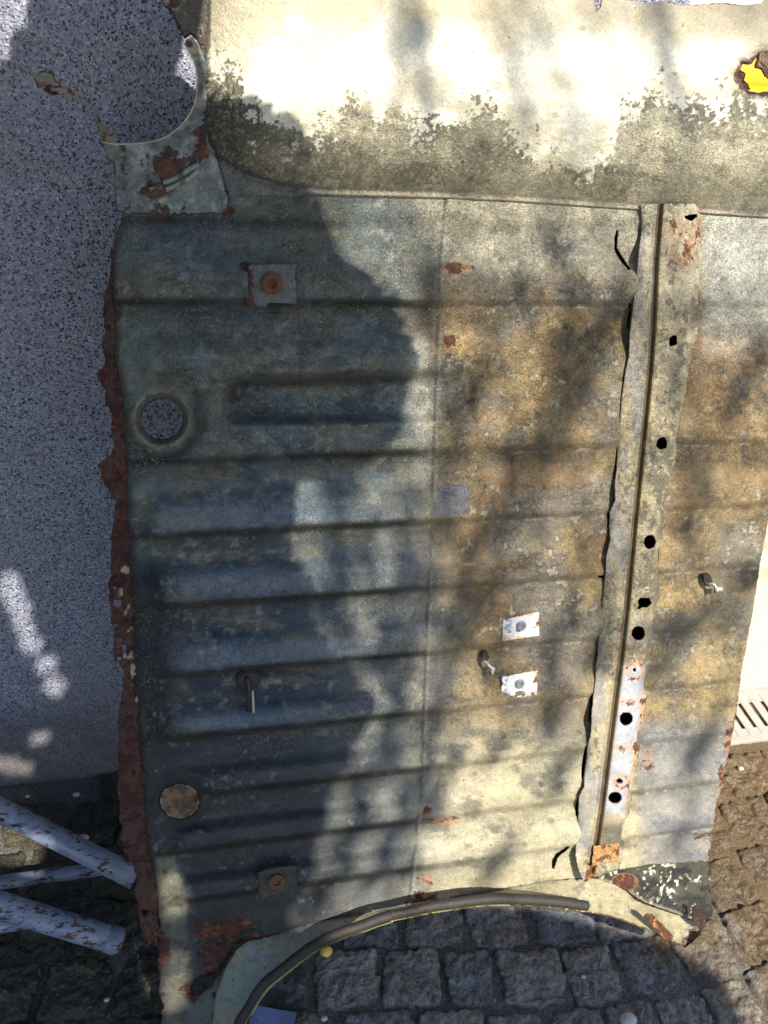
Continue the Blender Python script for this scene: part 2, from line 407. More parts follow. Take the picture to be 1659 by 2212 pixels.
def row_curve(x):
    return np.interp(x, [-1.5, .325, .49, .65, .8, .91, 1.05, 1.6, 2.4], [.24, 0, -.03, -.051, -.056, -.042, -.02, .02, -.05])
def sett_mesh(k):
    n = 27; X, Y = np.meshgrid(np.linspace(-1, 1, n), np.linspace(-1, 1, n))
    p = 9.0+4*random.random()
    r = (np.abs(X)**p+np.abs(Y)**p)**(1/p); rr = np.maximum(np.abs(X), np.abs(Y))
    s = np.where(r > 0, rr/np.maximum(r, 1e-6), 1)
    ang = np.arctan2(Y, X)
    w = 1+(.12*(vn(ang*1.3+9, ang*0+k, 40+k)-.5)*2+.07*(vn(ang*6+9, ang*0+k, 50+k)-.5)*2)*rr
    PX, PY = X*s*w, Y*s*w
    Z = .0035*(1-rr**10) + .030*(fbm(X*1.5+k*7, Y*1.5, 60+k, 6, .74)-.5) - .02*(rr > .99)
    V = np.stack([PX.ravel()*.0475, PY.ravel()*.0475, Z.ravel()], 1)
    i = np.arange(n*n).reshape(n, n)
    Fq = np.stack([i[:-1, :-1].ravel(), i[:-1, 1:].ravel(), i[1:, 1:].ravel(), i[1:, :-1].ravel()], 1)
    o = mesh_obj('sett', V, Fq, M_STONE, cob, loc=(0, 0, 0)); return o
protos = [sett_mesh(k) for k in range(9)]
first = list(protos); PITCHY = .103; nset = 0
cl = wloc(cob)
for r in range(-4, 6):
    x = -.75 + (.05 if r % 2 else 0) + random.uniform(-.01, .01)
    while x < 1.75:
        w = random.uniform(.088, .118) * (1.15 if x > .85 else 1.0)
        cx = x+w/2; cy = .816-.103/2+r*PITCHY+float(row_curve(cx)) + random.uniform(-.004, .004)
        px, py = to_px(np.array([cx, cy, 0]))
        ok = cy < 1.24 and -60 < px < 1740 and 1380 < py < 2330 and not (cx > 1.06 and cy > 1.085)
        if ok:
            k = random.randrange(9)
            if first[k] is not None: o = first[k]; first[k] = None
            else: o = protos[k].copy(); COL.objects.link(o)
            o.parent = cob
            sl = float(row_curve(cx+.02)-row_curve(cx-.02))/.04
            o.location = (cx-cl[0], cy-cl[1], random.uniform(-.004, .003)-cl[2])
            o.rotation_euler = (random.uniform(-.03, .03), random.uniform(-.03, .03), math.atan(sl)+random.uniform(-.04, .04)+(math.pi if random.random() < .5 else 0))
            o.scale = ((w-.003)/.095, 1.03, 1); nset += 1
        x += w
# smooth blue slab end peeping out at the bottom
bp = on_ground(np.array([545, 640, 612, 520]), np.array([2170, 2188, 2300, 2300]), .016)
bl = [tuple(q) for q in bp]+[(q[0], q[1], -.02) for q in bp]
mesh_obj('slab', bl, [(3, 2, 1, 0), (0, 1, 5, 4), (1, 2, 6, 5), (2, 3, 7, 6), (3, 0, 4, 7)], M_BLUE, cob, False)

# pale paving to the right, behind the drain
pav = grid_sheet('paving', 1.045, 7.5, 1.30, 8.0, -.012, 2, 2, M_JOINT); tag(pav, kind='structure')
sl0 = None
def add_slab(x0, x1, y0, y1):
    V, Fc = box_mesh((x0+x1)/2, (y0+y1)/2, -.02, x1-x0-.003, y1-y0-.003, .04, .002)
    mesh_obj('slab', V, Fc, M_PAVE, pav, False)
x = 1.05
while x < 6.5:
    add_slab(x, x+.9, 1.287, 1.332); x += .9
y = 1.332
while y < 7.5:
    x = 1.05
    while x < 6.5: add_slab(x, x+.8, y, y+.8); x += .8
    y += .8

# slotted drain
dr = empty('drain_channel', (1.5, 1.212, 0), 'pale galvanised slotted drain grate set between the cobbles and the light paving', 'drain')
for yy, w in ((1.148, .016), (1.276, .016)):
    V, Fc = box_mesh(1.75, yy, -.012, 1.4, w, .03, .002); mesh_obj('rail', V, Fc, M_GALV, dr, False)
V, Fc = box_mesh(1.75, 1.212, -.075, 1.4, .11, .01); mesh_obj('trough', V, Fc, M_DARKCLIP, dr, False)
def bar_mesh(x, w):
    return join(box_mesh(x, 1.212, -.003, w, .112, .004, .001), box_mesh(x, 1.212, -.02, .003, .112, .03))
bar0 = None; x = 1.06; SP = .0290
base = mesh_obj('bar', *bar_mesh(0, .0195), M_GALV, dr, False, loc=(0, 1.212, 0))
n = 0
while x < 2.4:
    o = base if n == 0 else base.copy()
    if n: COL.objects.link(o); o.parent = dr
    o.location = (x-1.5, 0, .003); x += SP; n += 1
for yy in (1.165, 1.259):
    V, Fc = box_mesh(1.75, yy, -.0005, 1.4, .022, .003); mesh_obj('edge_strip', V, Fc, M_GALV, dr, False)

# ------------------------------------------------------------------ speckled wall (house corner)
wl_root = empty('speckled_wall', (-1.0, 1.4, 0), 'grey blue house wall with black granite speckle behind the rusty car panel', 'wall')
V, Fc = box_mesh(-1.7, 1.25+.2, 1.5, 4.8, .4, 3.04, .004); mesh_obj('render_face', V, Fc, M_WALL, wl_root, False)
V, Fc = box_mesh(-1.7, 1.45, 3.05, 4.9, .5, .06, .005); mesh_obj('coping', V, Fc, M_PAVE, wl_root, False)
# white facade far behind
hs = empty('white_house', (4, 7.6, 0), 'white rendered house wall glimpsed over the top edge of the panel', 'house')
V, Fc = box_mesh(4, 7.7, 1.6, 9, .3, 3.3); mesh_obj('wall', V, Fc, M_HOUSE, hs, False)
V, Fc = box_mesh(4, 7.7, .15, 9.04, .34, .34); mesh_obj('plinth', V, Fc, M_PAVE, hs, False)
V, Fc = box_mesh(4, 7.7, 3.32, 9.4, .8, .12); mesh_obj('eaves_board', V, Fc, M_BARK, hs, False)

# yellow waste container on the paving
by = empty('yellow_container', (1.72, 2.35, 0), 'yellow ribbed plastic waste container standing on the pale paving behind the panel', 'waste container')
def taper_box(x0, x1, y0, y1, z0, z1, f):
    cx, cy = (x0+x1)/2, (y0+y1)/2; V = []
    for z, k in ((z0, f), (z1, 1)):
        for X, Y in ((x0, y0), (x1, y0), (x1, y1), (x0, y1)): V.append((cx+(X-cx)*k, cy+(Y-cy)*k, z))
    return V, [(3, 2, 1, 0), (4, 5, 6, 7), (0, 1, 5, 4), (1, 2, 6, 5), (2, 3, 7, 6), (3, 0, 4, 7)]
mesh_obj('body', *taper_box(1.12, 2.32, 1.93, 2.83, .12, 1.14, .93), M_YEL, by, False)
for k in range(9):
    x = 1.2+k*.13; mesh_obj('rib', *join(box_mesh(x, 1.94, .62, .03, .05, .96, .006)), M_YEL, by, False)
mesh_obj('rim', *box_mesh(1.72, 2.38, 1.14, 1.26, .98, .05, .012), M_YEL, by, False)
mesh_obj('lid', *join(box_mesh(1.72, 2.38, 1.18, 1.24, .96, .04, .015), box_mesh(1.72, 2.42, 1.20, 1.0, .7, .02, .008)), M_YEL, by, False)
for X in (1.24, 2.2):
    for Y in (2.05, 2.72):
        w_ = mesh_obj('wheel', *lathe([(.0, -.02), (.075, -.02), (.08, 0), (.075, .02), (0, .02)], (X, Y, .08), (1, 0, 0), 16), M_YRUB, by)
        mesh_obj('bracket', *box_mesh(X, Y, .14, .05, .05, .06), M_GALV, w_, False)

# ------------------------------------------------------------------ light blue tube frame lying at the left
tf = empty('tube_frame', on_ground(120, 1950), 'chipped light blue steel tube frame lying on the cobbles left of the panel', 'metal frame')
def at_z(px, py, z): return on_ground(px, py, z)
def tube(p0, p1, r, name='tube', n=8, bend=0.0, hollow=False):
    a, b = np.array(p0), np.array(p1); pts = []
    for i in range(n+1):
        t = i/n; q = a+(b-a)*t; q = q + np.array([0, 0, bend*math.sin(math.pi*t)]); pts.append(q)
    V, Fc = tube_mesh(pts, r, 20, True)
    o = mesh_obj(name, V, Fc, M_TUBE, tf); return o
def ext(a, b, k): return a+(a-b)*k
a, b = at_z(0, 1752, .17), at_z(293, 1897, .10); tube(ext(a, b, 1.2), b, .0185, 'leg', bend=.004)
a, b = at_z(0, 1956, .10), at_z(256, 2034, .032); t3 = tube(ext(a, b, 1.2), b, .0205, 'leg')
bb = np.array(b); ax_ = (bb-np.array(a)); ax_ /= np.linalg.norm(ax_)
mesh_obj('end_cap', *lathe([(.0, .007), (.012, .0065), (.0195, .003), (.0215, -.002), (.0215, -.018), (.0208, -.019)], b, ax_, 20), M_TUBE, tf)
a, b = at_z(0, 1906, .055), at_z(240, 1874, .055); tube(ext(a, b, 1.2), b, .0115, 'crossbar')
a, b = at_z(0, 1998, .045), at_z(100, 1984, .045); tube(ext(a, b, 2.5), b, .0125, 'crossbar')

# pebbles lying about
pb = None
for i, (px, py, r) in enumerate([(165, 1716, .006), (180, 1810, .009), (1357, 2203, .013), (60, 1720, .004), (1260, 2110, .004), (700, 2200, .005), (230, 2160, .004), (1600, 1660, .006)]):
    c = on_ground(px, py, r*.6+.006)
    V, Fc = lathe([(0, -.6), (.6, -.5), (1, 0), (.75, .45), (.3, .62), (0, .65)], (0, 0, 0), (0, 0, 1), 9)
    V = [(v[0]*r*1.2, v[1]*r*.9, v[2]*r) for v in V]
    o = mesh_obj('pebble', np.array(V)+c, Fc, simple_mat('pale_pebble', (.42, .41, .38), .7) if pb is None else pb.data.materials[0])
    pb = pb or o
    tag(o, ['small pale pebble just under the wall foot at the left', 'round pinkish pebble beside the upper blue tube', 'flat whitish stone chip in the front cobble joint', 'tiny white chip at the wall foot near the left frame edge', 'tiny chip on a grey sett below the panel arch', 'tiny chip beside the blue slab', 'tiny chip on the dark cobbles under the lower tube', 'small stone on the brown cobbles next to the drain'][i], 'pebble', 'loose stones on the cobbles')
#SECTION-PANEL
# ------------------------------------------------------------------ the car floor panel
panel = empty('car_floor_panel', on_panel(np.array(900.), np.array(2150.)), 'large rusty ribbed car floor section leaning upright against the speckled wall', 'car panel')

# pressed beads: (photo y of the sharp crease at x=700, y of the soft shoulder above it)
CRE = [(655, 568), (985, 740), (1140, 1063), (1287, 1213), (1430, 1362), (1562, 1512), (1686, 1636), (1800, 1752), (1905, 1860)]
def vcoord(x, y):
    p = on_panel(np.asarray(x, float), np.asarray(y, float)); return (p-P0)@VW
VC = [(float(vcoord(700, a)), float(vcoord(700, b))) for a, b in CRE]
VTOP = float(vcoord(700, 480))
BIGHOLE = circ(350, 905, 45, 44, 40)
HOLES_FLOOR = [BIGHOLE,
    [(1332, 495), (1336, 500), (1333, 535), (1345, 556), (1364, 584), (1358, 584), (1338, 560), (1327, 540), (1327, 515)],
    jag([(1366, 650), (1361, 700), (1359, 760), (1356, 762), (1355, 700), (1361, 655)], 1.0, 12),
    jag([(1352, 800), (1347, 870), (1343, 882), (1342, 850), (1346, 808)], 1.0, 12),
    jag([(1338, 965), (1333, 1038), (1328, 1048), (1327, 1010), (1332, 970)], 1.0, 12),
    jag([(1322, 1100), (1316, 1155), (1311, 1160), (1312, 1120), (1317, 1100)], 1.0, 12),
    [(1276, 1246), (1306, 1243), (1312, 1230), (1312, 1250), (1300, 1249), (1280, 1249)],
    jag([(1300, 1375), (1294, 1430), (1289, 1440), (1288, 1410), (1294, 1378)], 1.0, 12),
    jag([(1282, 1500), (1278, 1560), (1273, 1570), (1273, 1530), (1277, 1503)], 1.0, 12),
    jag([(1270, 1610), (1262, 1675), (1256, 1690), (1257, 1650), (1264, 1612)], 1.0, 12),
    jag([(1254, 1720), (1249, 1760), (1243, 1765), (1244, 1740), (1249, 1722)], 1.0, 12),
    [(1226, 1828), (1232, 1830), (1205, 1853), (1197, 1878), (1192, 1876), (1192, 1860), (1200, 1846)],
    jag([(556, 2004), (530, 2006), (502, 2035), (485, 2072), (460, 2100), (428, 2110), (409, 2135), (425, 2153), (455, 2131), (480, 2098), (500, 2058), (522, 2034)], 2.5, 12),
    [(1500, 1803), (1516, 1801), (1535, 1800), (1545, 1808), (1520, 1806), (1506, 1812), (1499, 1822)],
]
FLOOR = [(262, 462), (262, 480), (248, 510), (242, 560), (243, 640), (245, 700), (248, 780), (262, 850), (268, 960), (272, 1000), (275, 1100), (280, 1250), (285, 1400), (292, 1480), (300, 1600), (308, 1700), (314, 1800), (328, 1880), (340, 1960), (342, 2030), (345, 2130), (350, 2240), (456, 2240), (466, 2150), (487, 2090), (510, 2052), (534, 2034), (588, 2021), (648, 2003), (694, 1991), (773, 1977), (880, 1956), (1045, 1928), (1180, 1903), (1255, 1896), (1290, 1885), (1345, 1878), (1400, 1868), (1530, 1860), (1535, 1800), (1545, 1760), (1558, 1700), (1580, 1600), (1592, 1530), (1602, 1450), (1625, 1330), (1645, 1200), (1659, 1130), (1700, 900), (1725, 700), (1740, 500), (1743, 425), (275, 425)]

XL = [(1384, 440), (1384, 500), (1379, 560), (1373, 600), (1368, 652), (1362, 700), (1361, 735), (1357, 770), (1351, 800), (1345, 860), (1343, 890), (1340, 930), (1333, 965), (1330, 1010), (1331, 1045), (1327, 1080), (1318, 1105), (1315, 1140), (1317, 1165), (1312, 1200), (1308, 1240), (1303, 1300), (1298, 1340), (1292, 1380), (1290, 1430), (1288, 1470), (1280, 1505), (1276, 1550), (1277, 1580), (1268, 1612), (1262, 1660), (1263, 1700), (1252, 1722), (1247, 1760), (1247, 1800), (1243, 1850), (1252, 1880), (1262, 1906)]
RID_Y = [440, 560, 700, 800, 1000, 1150, 1300, 1400, 1600, 1750, 1910]
RID_X = [1421, 1411, 1405, 1398, 1378, 1363, 1349, 1338, 1312, 1293, 1269]
XR = [(1275, 1902), (1300, 1890), (1336, 1880), (1342, 1862), (1352, 1800), (1362, 1740), (1375, 1660), (1390, 1560), (1404, 1450), (1424, 1300), (1440, 1100), (1462, 980), (1490, 850), (1512, 700), (1520, 600), (1517, 540), (1514, 440)]
XL = [(x_+2.2*math.sin(y_*1.7), y_) for x_, y_ in XL]
XMEM = XL+XR
def left_end(x, y):      # where the beads start at the left
    return np.interp(y, [400, 700, 1000, 1200, 1400, 1600, 1800, 2000], [250, 262, 285, 290, 310, 320, 345, 345])
def bead_profile(x, y):
    v = vcoord(x, y); H = np.zeros_like(v); wob = (fbm(x/90, y/60, 21, 3)-.5)*.004
    v = v+wob
    for vc, vs in VC:
        up = ss(vc-.007, vc+.007, v)*(1-ss(vs-.018, vs+.016, v))
        H = np.maximum(H, up)
    H = np.maximum(H, 0)
    H *= ss(10, 60, x-left_end(x, y))
    amp = .0200 - .0120*ss(850, 1000, x) - .0025*ss(1250, 1400, x)
    return H*amp
def h_floor(x, y, sd):
    b = bead_profile(x, y)
    # area round the round hole stays flat, pocket pressed in to the right of it
    flat = 1-ss(60, 110, np.hypot((x-350), (y-905)*1.0))
    b = b*(1-flat)*ss(48, 78, np.hypot(x-388, (y-1731)*1.1))
    pk = sdf([(500, 838), (515, 830), (900, 818), (1010, 815), (1010, 888), (900, 893), (515, 899), (500, 892)], x, y)
    b = b*(1-ss(-25, 0, pk)) - .010*ss(-18, 12, pk)*(1-.85*ss(860, 960, x))
    mid = ss(720, 760, y)*(1-ss(970, 1000, y))*ss(740, 800, x+0*y)
    h = b
    r = np.hypot(x-350, y-905)
    h = h + .006*np.exp(-((r-58)/9)**2) - .003*np.exp(-((r-80)/10)**2)
    r2 = np.hypot(x-388, (y-1730)*1.1)
    h = h + .003*np.exp(-((r2-52)/7)**2) - .004*(1-ss(36, 44, r2))
    # top recess under the seam
    h = h - .004*np.exp(-((vcoord(x, y)-VTOP)/.010)**2)
    # overlap seam down the middle
    xs = np.interp(y, [430, 560, 1100, 1700, 1980], [962, 950, 932, 908, 880])
    h = h + .0013*ss(-3, 3, x-xs) - .0016*np.exp(-((x-xs)/5)**2)
    xs2 = xs+68
    h = h - .0008*np.exp(-((x-xs2)/8)**2)
    # dents
    for cx, cy, rx, ry, a in ((1240, 900, 90, 160, -.004), (1120, 1000, 60, 140, .003), (1500, 1400, 80, 60, -.005), (1480, 1200, 60, 90, .004), (1100, 1700, 120, 40, .004), (1050, 1840, 100, 30, -.003), (1450, 1780, 70, 50, .004), (1180, 1330, 50, 40, -.002), (1580, 950, 50, 60, .004), (760, 1150, 90, 60, .002), (470, 2010, 60, 30, -.012), (420, 2080, 40, 40, .01)):
        h = h + a*np.exp(-((x-cx)/rx)**2-((y-cy)/ry)**2)
    # embossed mark right of the seam, v-mark low left
    h = h + .0022*np.exp(-(dline([(1150, 765), (1135, 775), (1122, 800), (1112, 835)], x, y)/4.5)**2)
    h = h + .0018*np.exp(-(dline([(440, 1793), (455, 1815), (452, 1795), (475, 1812)], x, y)/3)**2)
    h = h + .0022*(fbm(x/70, y/70, 3)-.5) + .0009*(fbm(x/16, y/16, 4, 3)-.5)
    # left edge folds back
    h = h - .012*np.exp(-np.maximum(sd, 0)/9)*(x < 420)*(y > 470)
    h = h + .006*np.exp(-np.maximum(sd, 0)/6)*(y > 1985)*(x < 460)*(fbm(x/14, y/14, 8)-.3)*3
    h = h - .032*ss(10, 20, sdf(XMEM, x, y))
    return h + .001

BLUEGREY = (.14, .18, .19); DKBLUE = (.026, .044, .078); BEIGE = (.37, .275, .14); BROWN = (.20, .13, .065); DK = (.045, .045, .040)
PALE = (.50, .47, .36); WHITE = (.76, .73, .60); GREYW = (.40, .41, .40); ORANGE = (.55, .21, .06)
def p_floor(x, y, sd):
    n1 = fbm(x/190, y/190, 1); n2 = fbm(x/60, y/38, 2); n3 = fbm(x/14, y/14, 3); n4 = fbm(x/5, y/5, 9, 2)
    C = np.tile(np.array(BLUEGREY), (len(x), 1))
    v = vcoord(x, y); b = bead_profile(x, y)/.0200
    # left: dark blue lower down and between beads, lighter on bead tops
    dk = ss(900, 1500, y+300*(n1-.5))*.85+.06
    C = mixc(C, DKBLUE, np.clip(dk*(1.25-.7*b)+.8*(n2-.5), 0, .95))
    C = mixc(C, (.20, .18, .13), .7*ss(.45, .66, fbm(x/80, y/30, 12))*(1-ss(1350, 1700, y)*.7)); C = mixc(C, (.30, .30, .26), .6*ss(.55, .66, fbm(x/45, y/22, 14))*ss(.45, .6, n3)); C = mixc(C, (.04, .045, .05), .5*ss(.56, .70, fbm(x/60, y/26, 15)))
    C = mixc(C, (.115, .12, .10), .5*(1-ss(520, 780, y+120*(n1-.5)))*ss(380, 560, x))
    C = mixc(C, (.045, .07, .12), .75*np.exp(-((x-400)/95)**2-((y-502)/26)**2))
    C = mixc(C, (.05, .065, .10), .55*np.exp(-((x-400)/140)**2-((y-690)/28)**2))
    C = mixc(C, (.17, .25, .25), .6*np.exp(-((x-310)/40)**2-((y-780)/90)**2))
    C = mixc(C, (.13, .18, .25), .62*ss(.3, .8, b+1.1*(n2-.5)+.8*(n1-.5))*np.exp(-((x-450-500*(fbm(x*0+3.3, y/75, 77, 1)-.5))/(150+160*fbm(x*0, y/75, 78, 1)))**2)*ss(1000, 1100, y)*(1-ss(1560, 1600, y)))
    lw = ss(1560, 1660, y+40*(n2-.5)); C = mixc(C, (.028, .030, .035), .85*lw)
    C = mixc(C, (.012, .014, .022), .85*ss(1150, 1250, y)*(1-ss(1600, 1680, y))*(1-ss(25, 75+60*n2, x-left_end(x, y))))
    C = mixc(C, (.30, .34, .35), .5*ss(.62, .75, n3)*ss(.5, .62, n2))
    # right: sandy dust over brown/grey
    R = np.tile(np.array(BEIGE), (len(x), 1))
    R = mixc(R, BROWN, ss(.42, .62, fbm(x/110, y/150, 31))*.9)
    R = mixc(R, (.20, .19, .17), ss(.48, .72, fbm(x/120, y/90, 32))*.7)
    R = mixc(R, (.07, .065, .055), ss(.46, .66, n3)*ss(.42, .62, n2)*.6)
    R = mixc(R, PALE, (1-ss(540, 640, y+60*(n2-.5)))*.85)
    R = mixc(R, (.62, .62, .54), ss(1500, 1540, x)*(1-ss(640, 800, y+60*(n2-.5)))*.8)
    R = mixc(R, (.60, .56, .42), ss(.66, .72, n3)*ss(.46, .58, fbm(x/60, y/60, 35))*.55*(1-ss(1350, 1700, y)))
    R = mixc(R, (.50, .455, .31), ss(1480, 1680, y+90*(n1-.5)+60*(n2-.5))*.8*(1-ss(1370, 1400, x)*.6)); R = mixc(R, (.16, .15, .12), .7*ss(.55, .68, n2)*ss(1480, 1600, y))
    R = mixc(R, (.26, .27, .28), ss(1370, 1400, x)*ss(1530, 1590, y)*.65)
    R = mixc(R, (.20, .205, .215), ss(1380, 1400, x)*ss(1690, 1780, y)*.7*ss(.4, .6, n2))
    R = mixc(R, (.15, .17, .22), .8*(1-ss(0, 6, -sdf([(960, 1050), (1010, 1048), (1012, 1108), (935, 1112), (940, 1080)], x, y))))
    R = mixc(R, (.16, .165, .17), .6*(1-ss(0, 5, -sdf([(925, 1468), (978, 1462), (975, 1520), (922, 1525)], x, y))))
    R = mixc(R, (.10, .10, .13), .7*np.exp(-((x-1205)/45)**2-((y-530)/22)**2)*ss(.4, .5, n3))
    R = R*.88
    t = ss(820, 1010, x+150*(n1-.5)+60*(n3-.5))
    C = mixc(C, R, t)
    # pale worn column beside the seam
    C = mixc(C, (.50, .50, .42), .65*ss(690, 760, y)*(1-ss(960, 1100, y))*np.exp(-((x-905)/24)**2))
    C = mixc(C, (.33, .33, .30), .45*np.exp(-((x-850)/110)**2)*ss(1000, 1100, y))
    # shade painted in as dark lines: creases, top recess, pocket edge
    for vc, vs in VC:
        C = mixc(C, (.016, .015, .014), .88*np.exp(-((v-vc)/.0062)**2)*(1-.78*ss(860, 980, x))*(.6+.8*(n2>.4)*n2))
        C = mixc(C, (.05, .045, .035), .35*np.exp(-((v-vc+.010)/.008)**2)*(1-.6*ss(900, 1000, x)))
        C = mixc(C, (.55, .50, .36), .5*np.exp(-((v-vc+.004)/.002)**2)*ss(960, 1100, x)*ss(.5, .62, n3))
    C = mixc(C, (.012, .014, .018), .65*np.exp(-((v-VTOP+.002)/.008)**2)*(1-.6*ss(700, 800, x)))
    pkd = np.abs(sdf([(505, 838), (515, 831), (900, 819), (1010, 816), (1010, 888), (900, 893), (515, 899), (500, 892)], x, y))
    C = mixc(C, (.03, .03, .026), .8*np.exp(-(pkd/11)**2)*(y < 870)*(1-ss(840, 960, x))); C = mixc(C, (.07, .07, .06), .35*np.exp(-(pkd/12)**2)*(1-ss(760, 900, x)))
    xs = np.interp(y, [430, 560, 1100, 1700, 1980], [962, 950, 932, 908, 880])
    C = mixc(C, (.05, .05, .06), .6*np.exp(-((x-xs)/3.5)**2)*ss(.4, .55, n2)); C = mixc(C, (.55, .54, .46), .28*np.exp(-((x-xs-6)/4)**2)*ss(.45, .6, n2))
    r = np.hypot(x-350, y-905)
    C = mixc(C, (.36, .34, .24), .6*np.exp(-((r-60)/10)**2)); C = mixc(C, (.06, .055, .04), .6*np.exp(-((r-76)/8)**2)*(y > 880))
    C = mixc(C, (.45, .33, .16), .8*(r < 49))
    r2 = np.hypot(x-388, (y-1730)*1.1); C = mixc(C, (.02, .022, .026), .7*np.exp(-((r2-52)/12)**2))
    # left rim and torn lower corner
    C = mixc(C, (.03, .028, .022), .6*(1-ss(4, 22, sd))*(x < 420)*(y > 500))
    C = mixc(C, (.05, .048, .04), .6*ss(.5, .62, n3)*(y > 1900)*(x < 420)); lc = (1-ss(0, 14, -sdf([(345, 1860), (372, 1860), (400, 1960), (392, 2000), (415, 2120), (400, 2240), (345, 2240), (348, 2000)], x, y)))
    C = mixc(C, (.36, .33, .22), .45*lc*ss(.35, .6, n2))
    C = mixc(C, (.17, .21, .20), .7*ss(2100, 2140, y)*ss(395, 410, x))
    low = ss(1935, 1960, y-(.15*(700-x)))*(x < 640)
    C = mixc(C, (.06, .06, .052), .5*low)
    # rust field
    ru = np.zeros_like(x)
    for cx, cy, rx, ry, a in ((985, 580, 38, 13, 1.), (970, 740, 17, 15, .9), (920, 1752, 13, 14, .9), (965, 1775, 45, 14, .62), (915, 1945, 34, 22, .95), (920, 1900, 20, 14, .75), (530, 575, 18, 10, .85), (1095, 1318, 10, 5, .6), (490, 2015, 72, 34, 1.05), (470, 2065, 42, 50, 1.0), (415, 2140, 22, 22, 1.), (352, 2050, 16, 40, .95), (490, 455, 22, 12, .8), (350, 1890, 20, 16, .5), (1575, 1610, 12, 60, .7), (1560, 1690, 10, 40, .75), (1400, 1640, 16, 40, .6), (1345, 925, 6, 5, .5), (975, 900, 8, 40, .45), (395, 1000, 6, 5, .6), (1360, 600, 30, 16, .3)):
        ru = np.maximum(ru, a*np.exp(-(((x-cx)/rx)**2+((y-cy)/ry)**2)**1.5*.8))
    ru = np.maximum(ru, .75*(1-ss(0, 6, sd))*(((x < 420) & (y > 480)) | (y > 1985)))
    ru = np.maximum(ru, .7*(1-ss(0, 5, sd))*(y > 1500)*(x > 1500))
    orange = ss(.35, .8, ru)*ss(880, 940, x)
    C = mixc(C, ORANGE, orange*.55)
    ru = np.where(x > 880, ru*.72, ru)
    W = np.stack([ru, np.clip(.62+.6*(n2-.5)-.3*lw+.25*(y < 1000), 0, 1), .2+.4*ss(.5, .7, n1)*(x < 900)+.15*lw+.35*t], 1)
    C = mixc(C, (.012, .011, .01), ss(8, 16, sdf(XMEM, x, y)))  # floor behind the crossmember painted near black as shade inside its holes
    return C*(1+.35*(n4-.5))[:, None], W
def rag_floor():
    out = []
    for q in jag(FLOOR, .9, 9, 12):
        k = (float(vn(q[0]/9, q[1]/9, 88))-.5)
        if q[1] > 1860 and q[0] < 480: q = (q[0]+k*13, q[1]+k*6)
        elif q[1] > 1720 and q[0] > 1500: q = (q[0]+k*9, q[1]+k*4)
        out.append(q)
    return out
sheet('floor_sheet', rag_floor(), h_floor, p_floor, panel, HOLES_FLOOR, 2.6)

def h_bk(x, y, sd): return -.036+0*x
def p_bk(x, y, sd): return np.tile(np.array([.014, .012, .011]), (len(x), 1)), np.stack([.1+0*x, .2+0*x, 0*x], 1)
sheet('gap_shade_strip', [(1300, 470), (1400, 470), (1390, 800), (1360, 1150), (1320, 1500), (1290, 1900), (1180, 1895), (1160, 1800), (1220, 1600), (1235, 1200), (1300, 900)], h_bk, p_bk, panel, (), 12)  # near-black strip added so the tears show dark gap shade
# ---- upper bulkhead sheet with the big rounded bulge
UPPER = [(345, -40), (350, 8), (372, 30), (385, 62), (400, 84), (412, 74), (430, 95), (446, 170), (438, 250), (450, 300), (470, 345), (497, 432), (720, 437), (950, 438), (1300, 449), (1500, 459), (1680, 472), (1765, 480), (1765, -25), (1655, -6), (1644, 8), (1600, 10), (1560, 5), (1520, 9), (1470, 11), (1450, 4), (1400, 7), (1330, -8), (1302, -8), (1296, 16), (1288, 24), (1284, 4), (1270, -12), (1100, -40)]
BASE = [(452, -60), (446, 20), (440, 90), (437, 200), (442, 290), (463, 338), (520, 374), (600, 400), (690, 412), (950, 419), (1100, 426), (1400, 446), (1659, 462), (1800, 474)]
BULGE = BASE+[(1900, -300), (452, -300)]
RHOLE = jag([(1592, 160), (1600, 150), (1604, 138), (1622, 140), (1632, 128), (1645, 118), (1690, 105), (1705, 150), (1690, 195), (1640, 200), (1620, 197), (1606, 186)], 2.0, 9, 5)
def wl_line(x):
    return np.interp(x, [430, 445, 470, 520, 530, 500, 545, 590, 660, 720, 735, 760, 800, 812, 828, 835, 862, 880, 905, 935, 965, 1000, 1040, 1060, 1100, 1118, 1150, 1190, 1235, 1242, 1262, 1285, 1330, 1345, 1365, 1385, 1402, 1430, 1460, 1480, 1530, 1565, 1600, 1659, 1700],
                        [60, 90, 110, 150, 200, 230, 255, 272, 290, 296, 245, 222, 220, 290, 296, 240, 222, 262, 292, 282, 268, 258, 242, 238, 296, 320, 345, 372, 382, 372, 378, 385, 340, 262, 252, 220, 212, 192, 205, 238, 232, 214, 208, 205, 205])
def h_up(x, y, sd):
    sb = sdf(BULGE, x, y); d = np.maximum(sb, 0)
    h = .062*(1-np.exp(-(d/75)**1.25))
    h = h*(1-.42*ss(330, -80, y))
    h = h + .004*(fbm(x/130, y/90, 51)-.5)*ss(0, 80, d) + .0012*(fbm(x/18, y/18, 52, 3)-.5)
    for cx, a in ((850, -.004), (1085, -.003), (1375, -.003)):
        h = h + a*np.exp(-((x-cx)/26)**2)*ss(20, 120, d)
    lip = (1-ss(-2, 8, sb)); h = h + .0035*np.exp(-((sb+6)/5)**2)*(x > 640)
    h = h+.004 - .005*(1-ss(0, 14, sb+16))*(x > 500)
    rh = -sdf(RHOLE, x, y); h = h - .012*np.exp(-np.maximum(rh, 0)/16)*(0.6+.8*fbm(x/12, y/12, 55))
    h = h + .008*(fbm(x/22, y/22, 56)-.5)*(1-ss(0, 30, sd))*(x < 440)
    return h
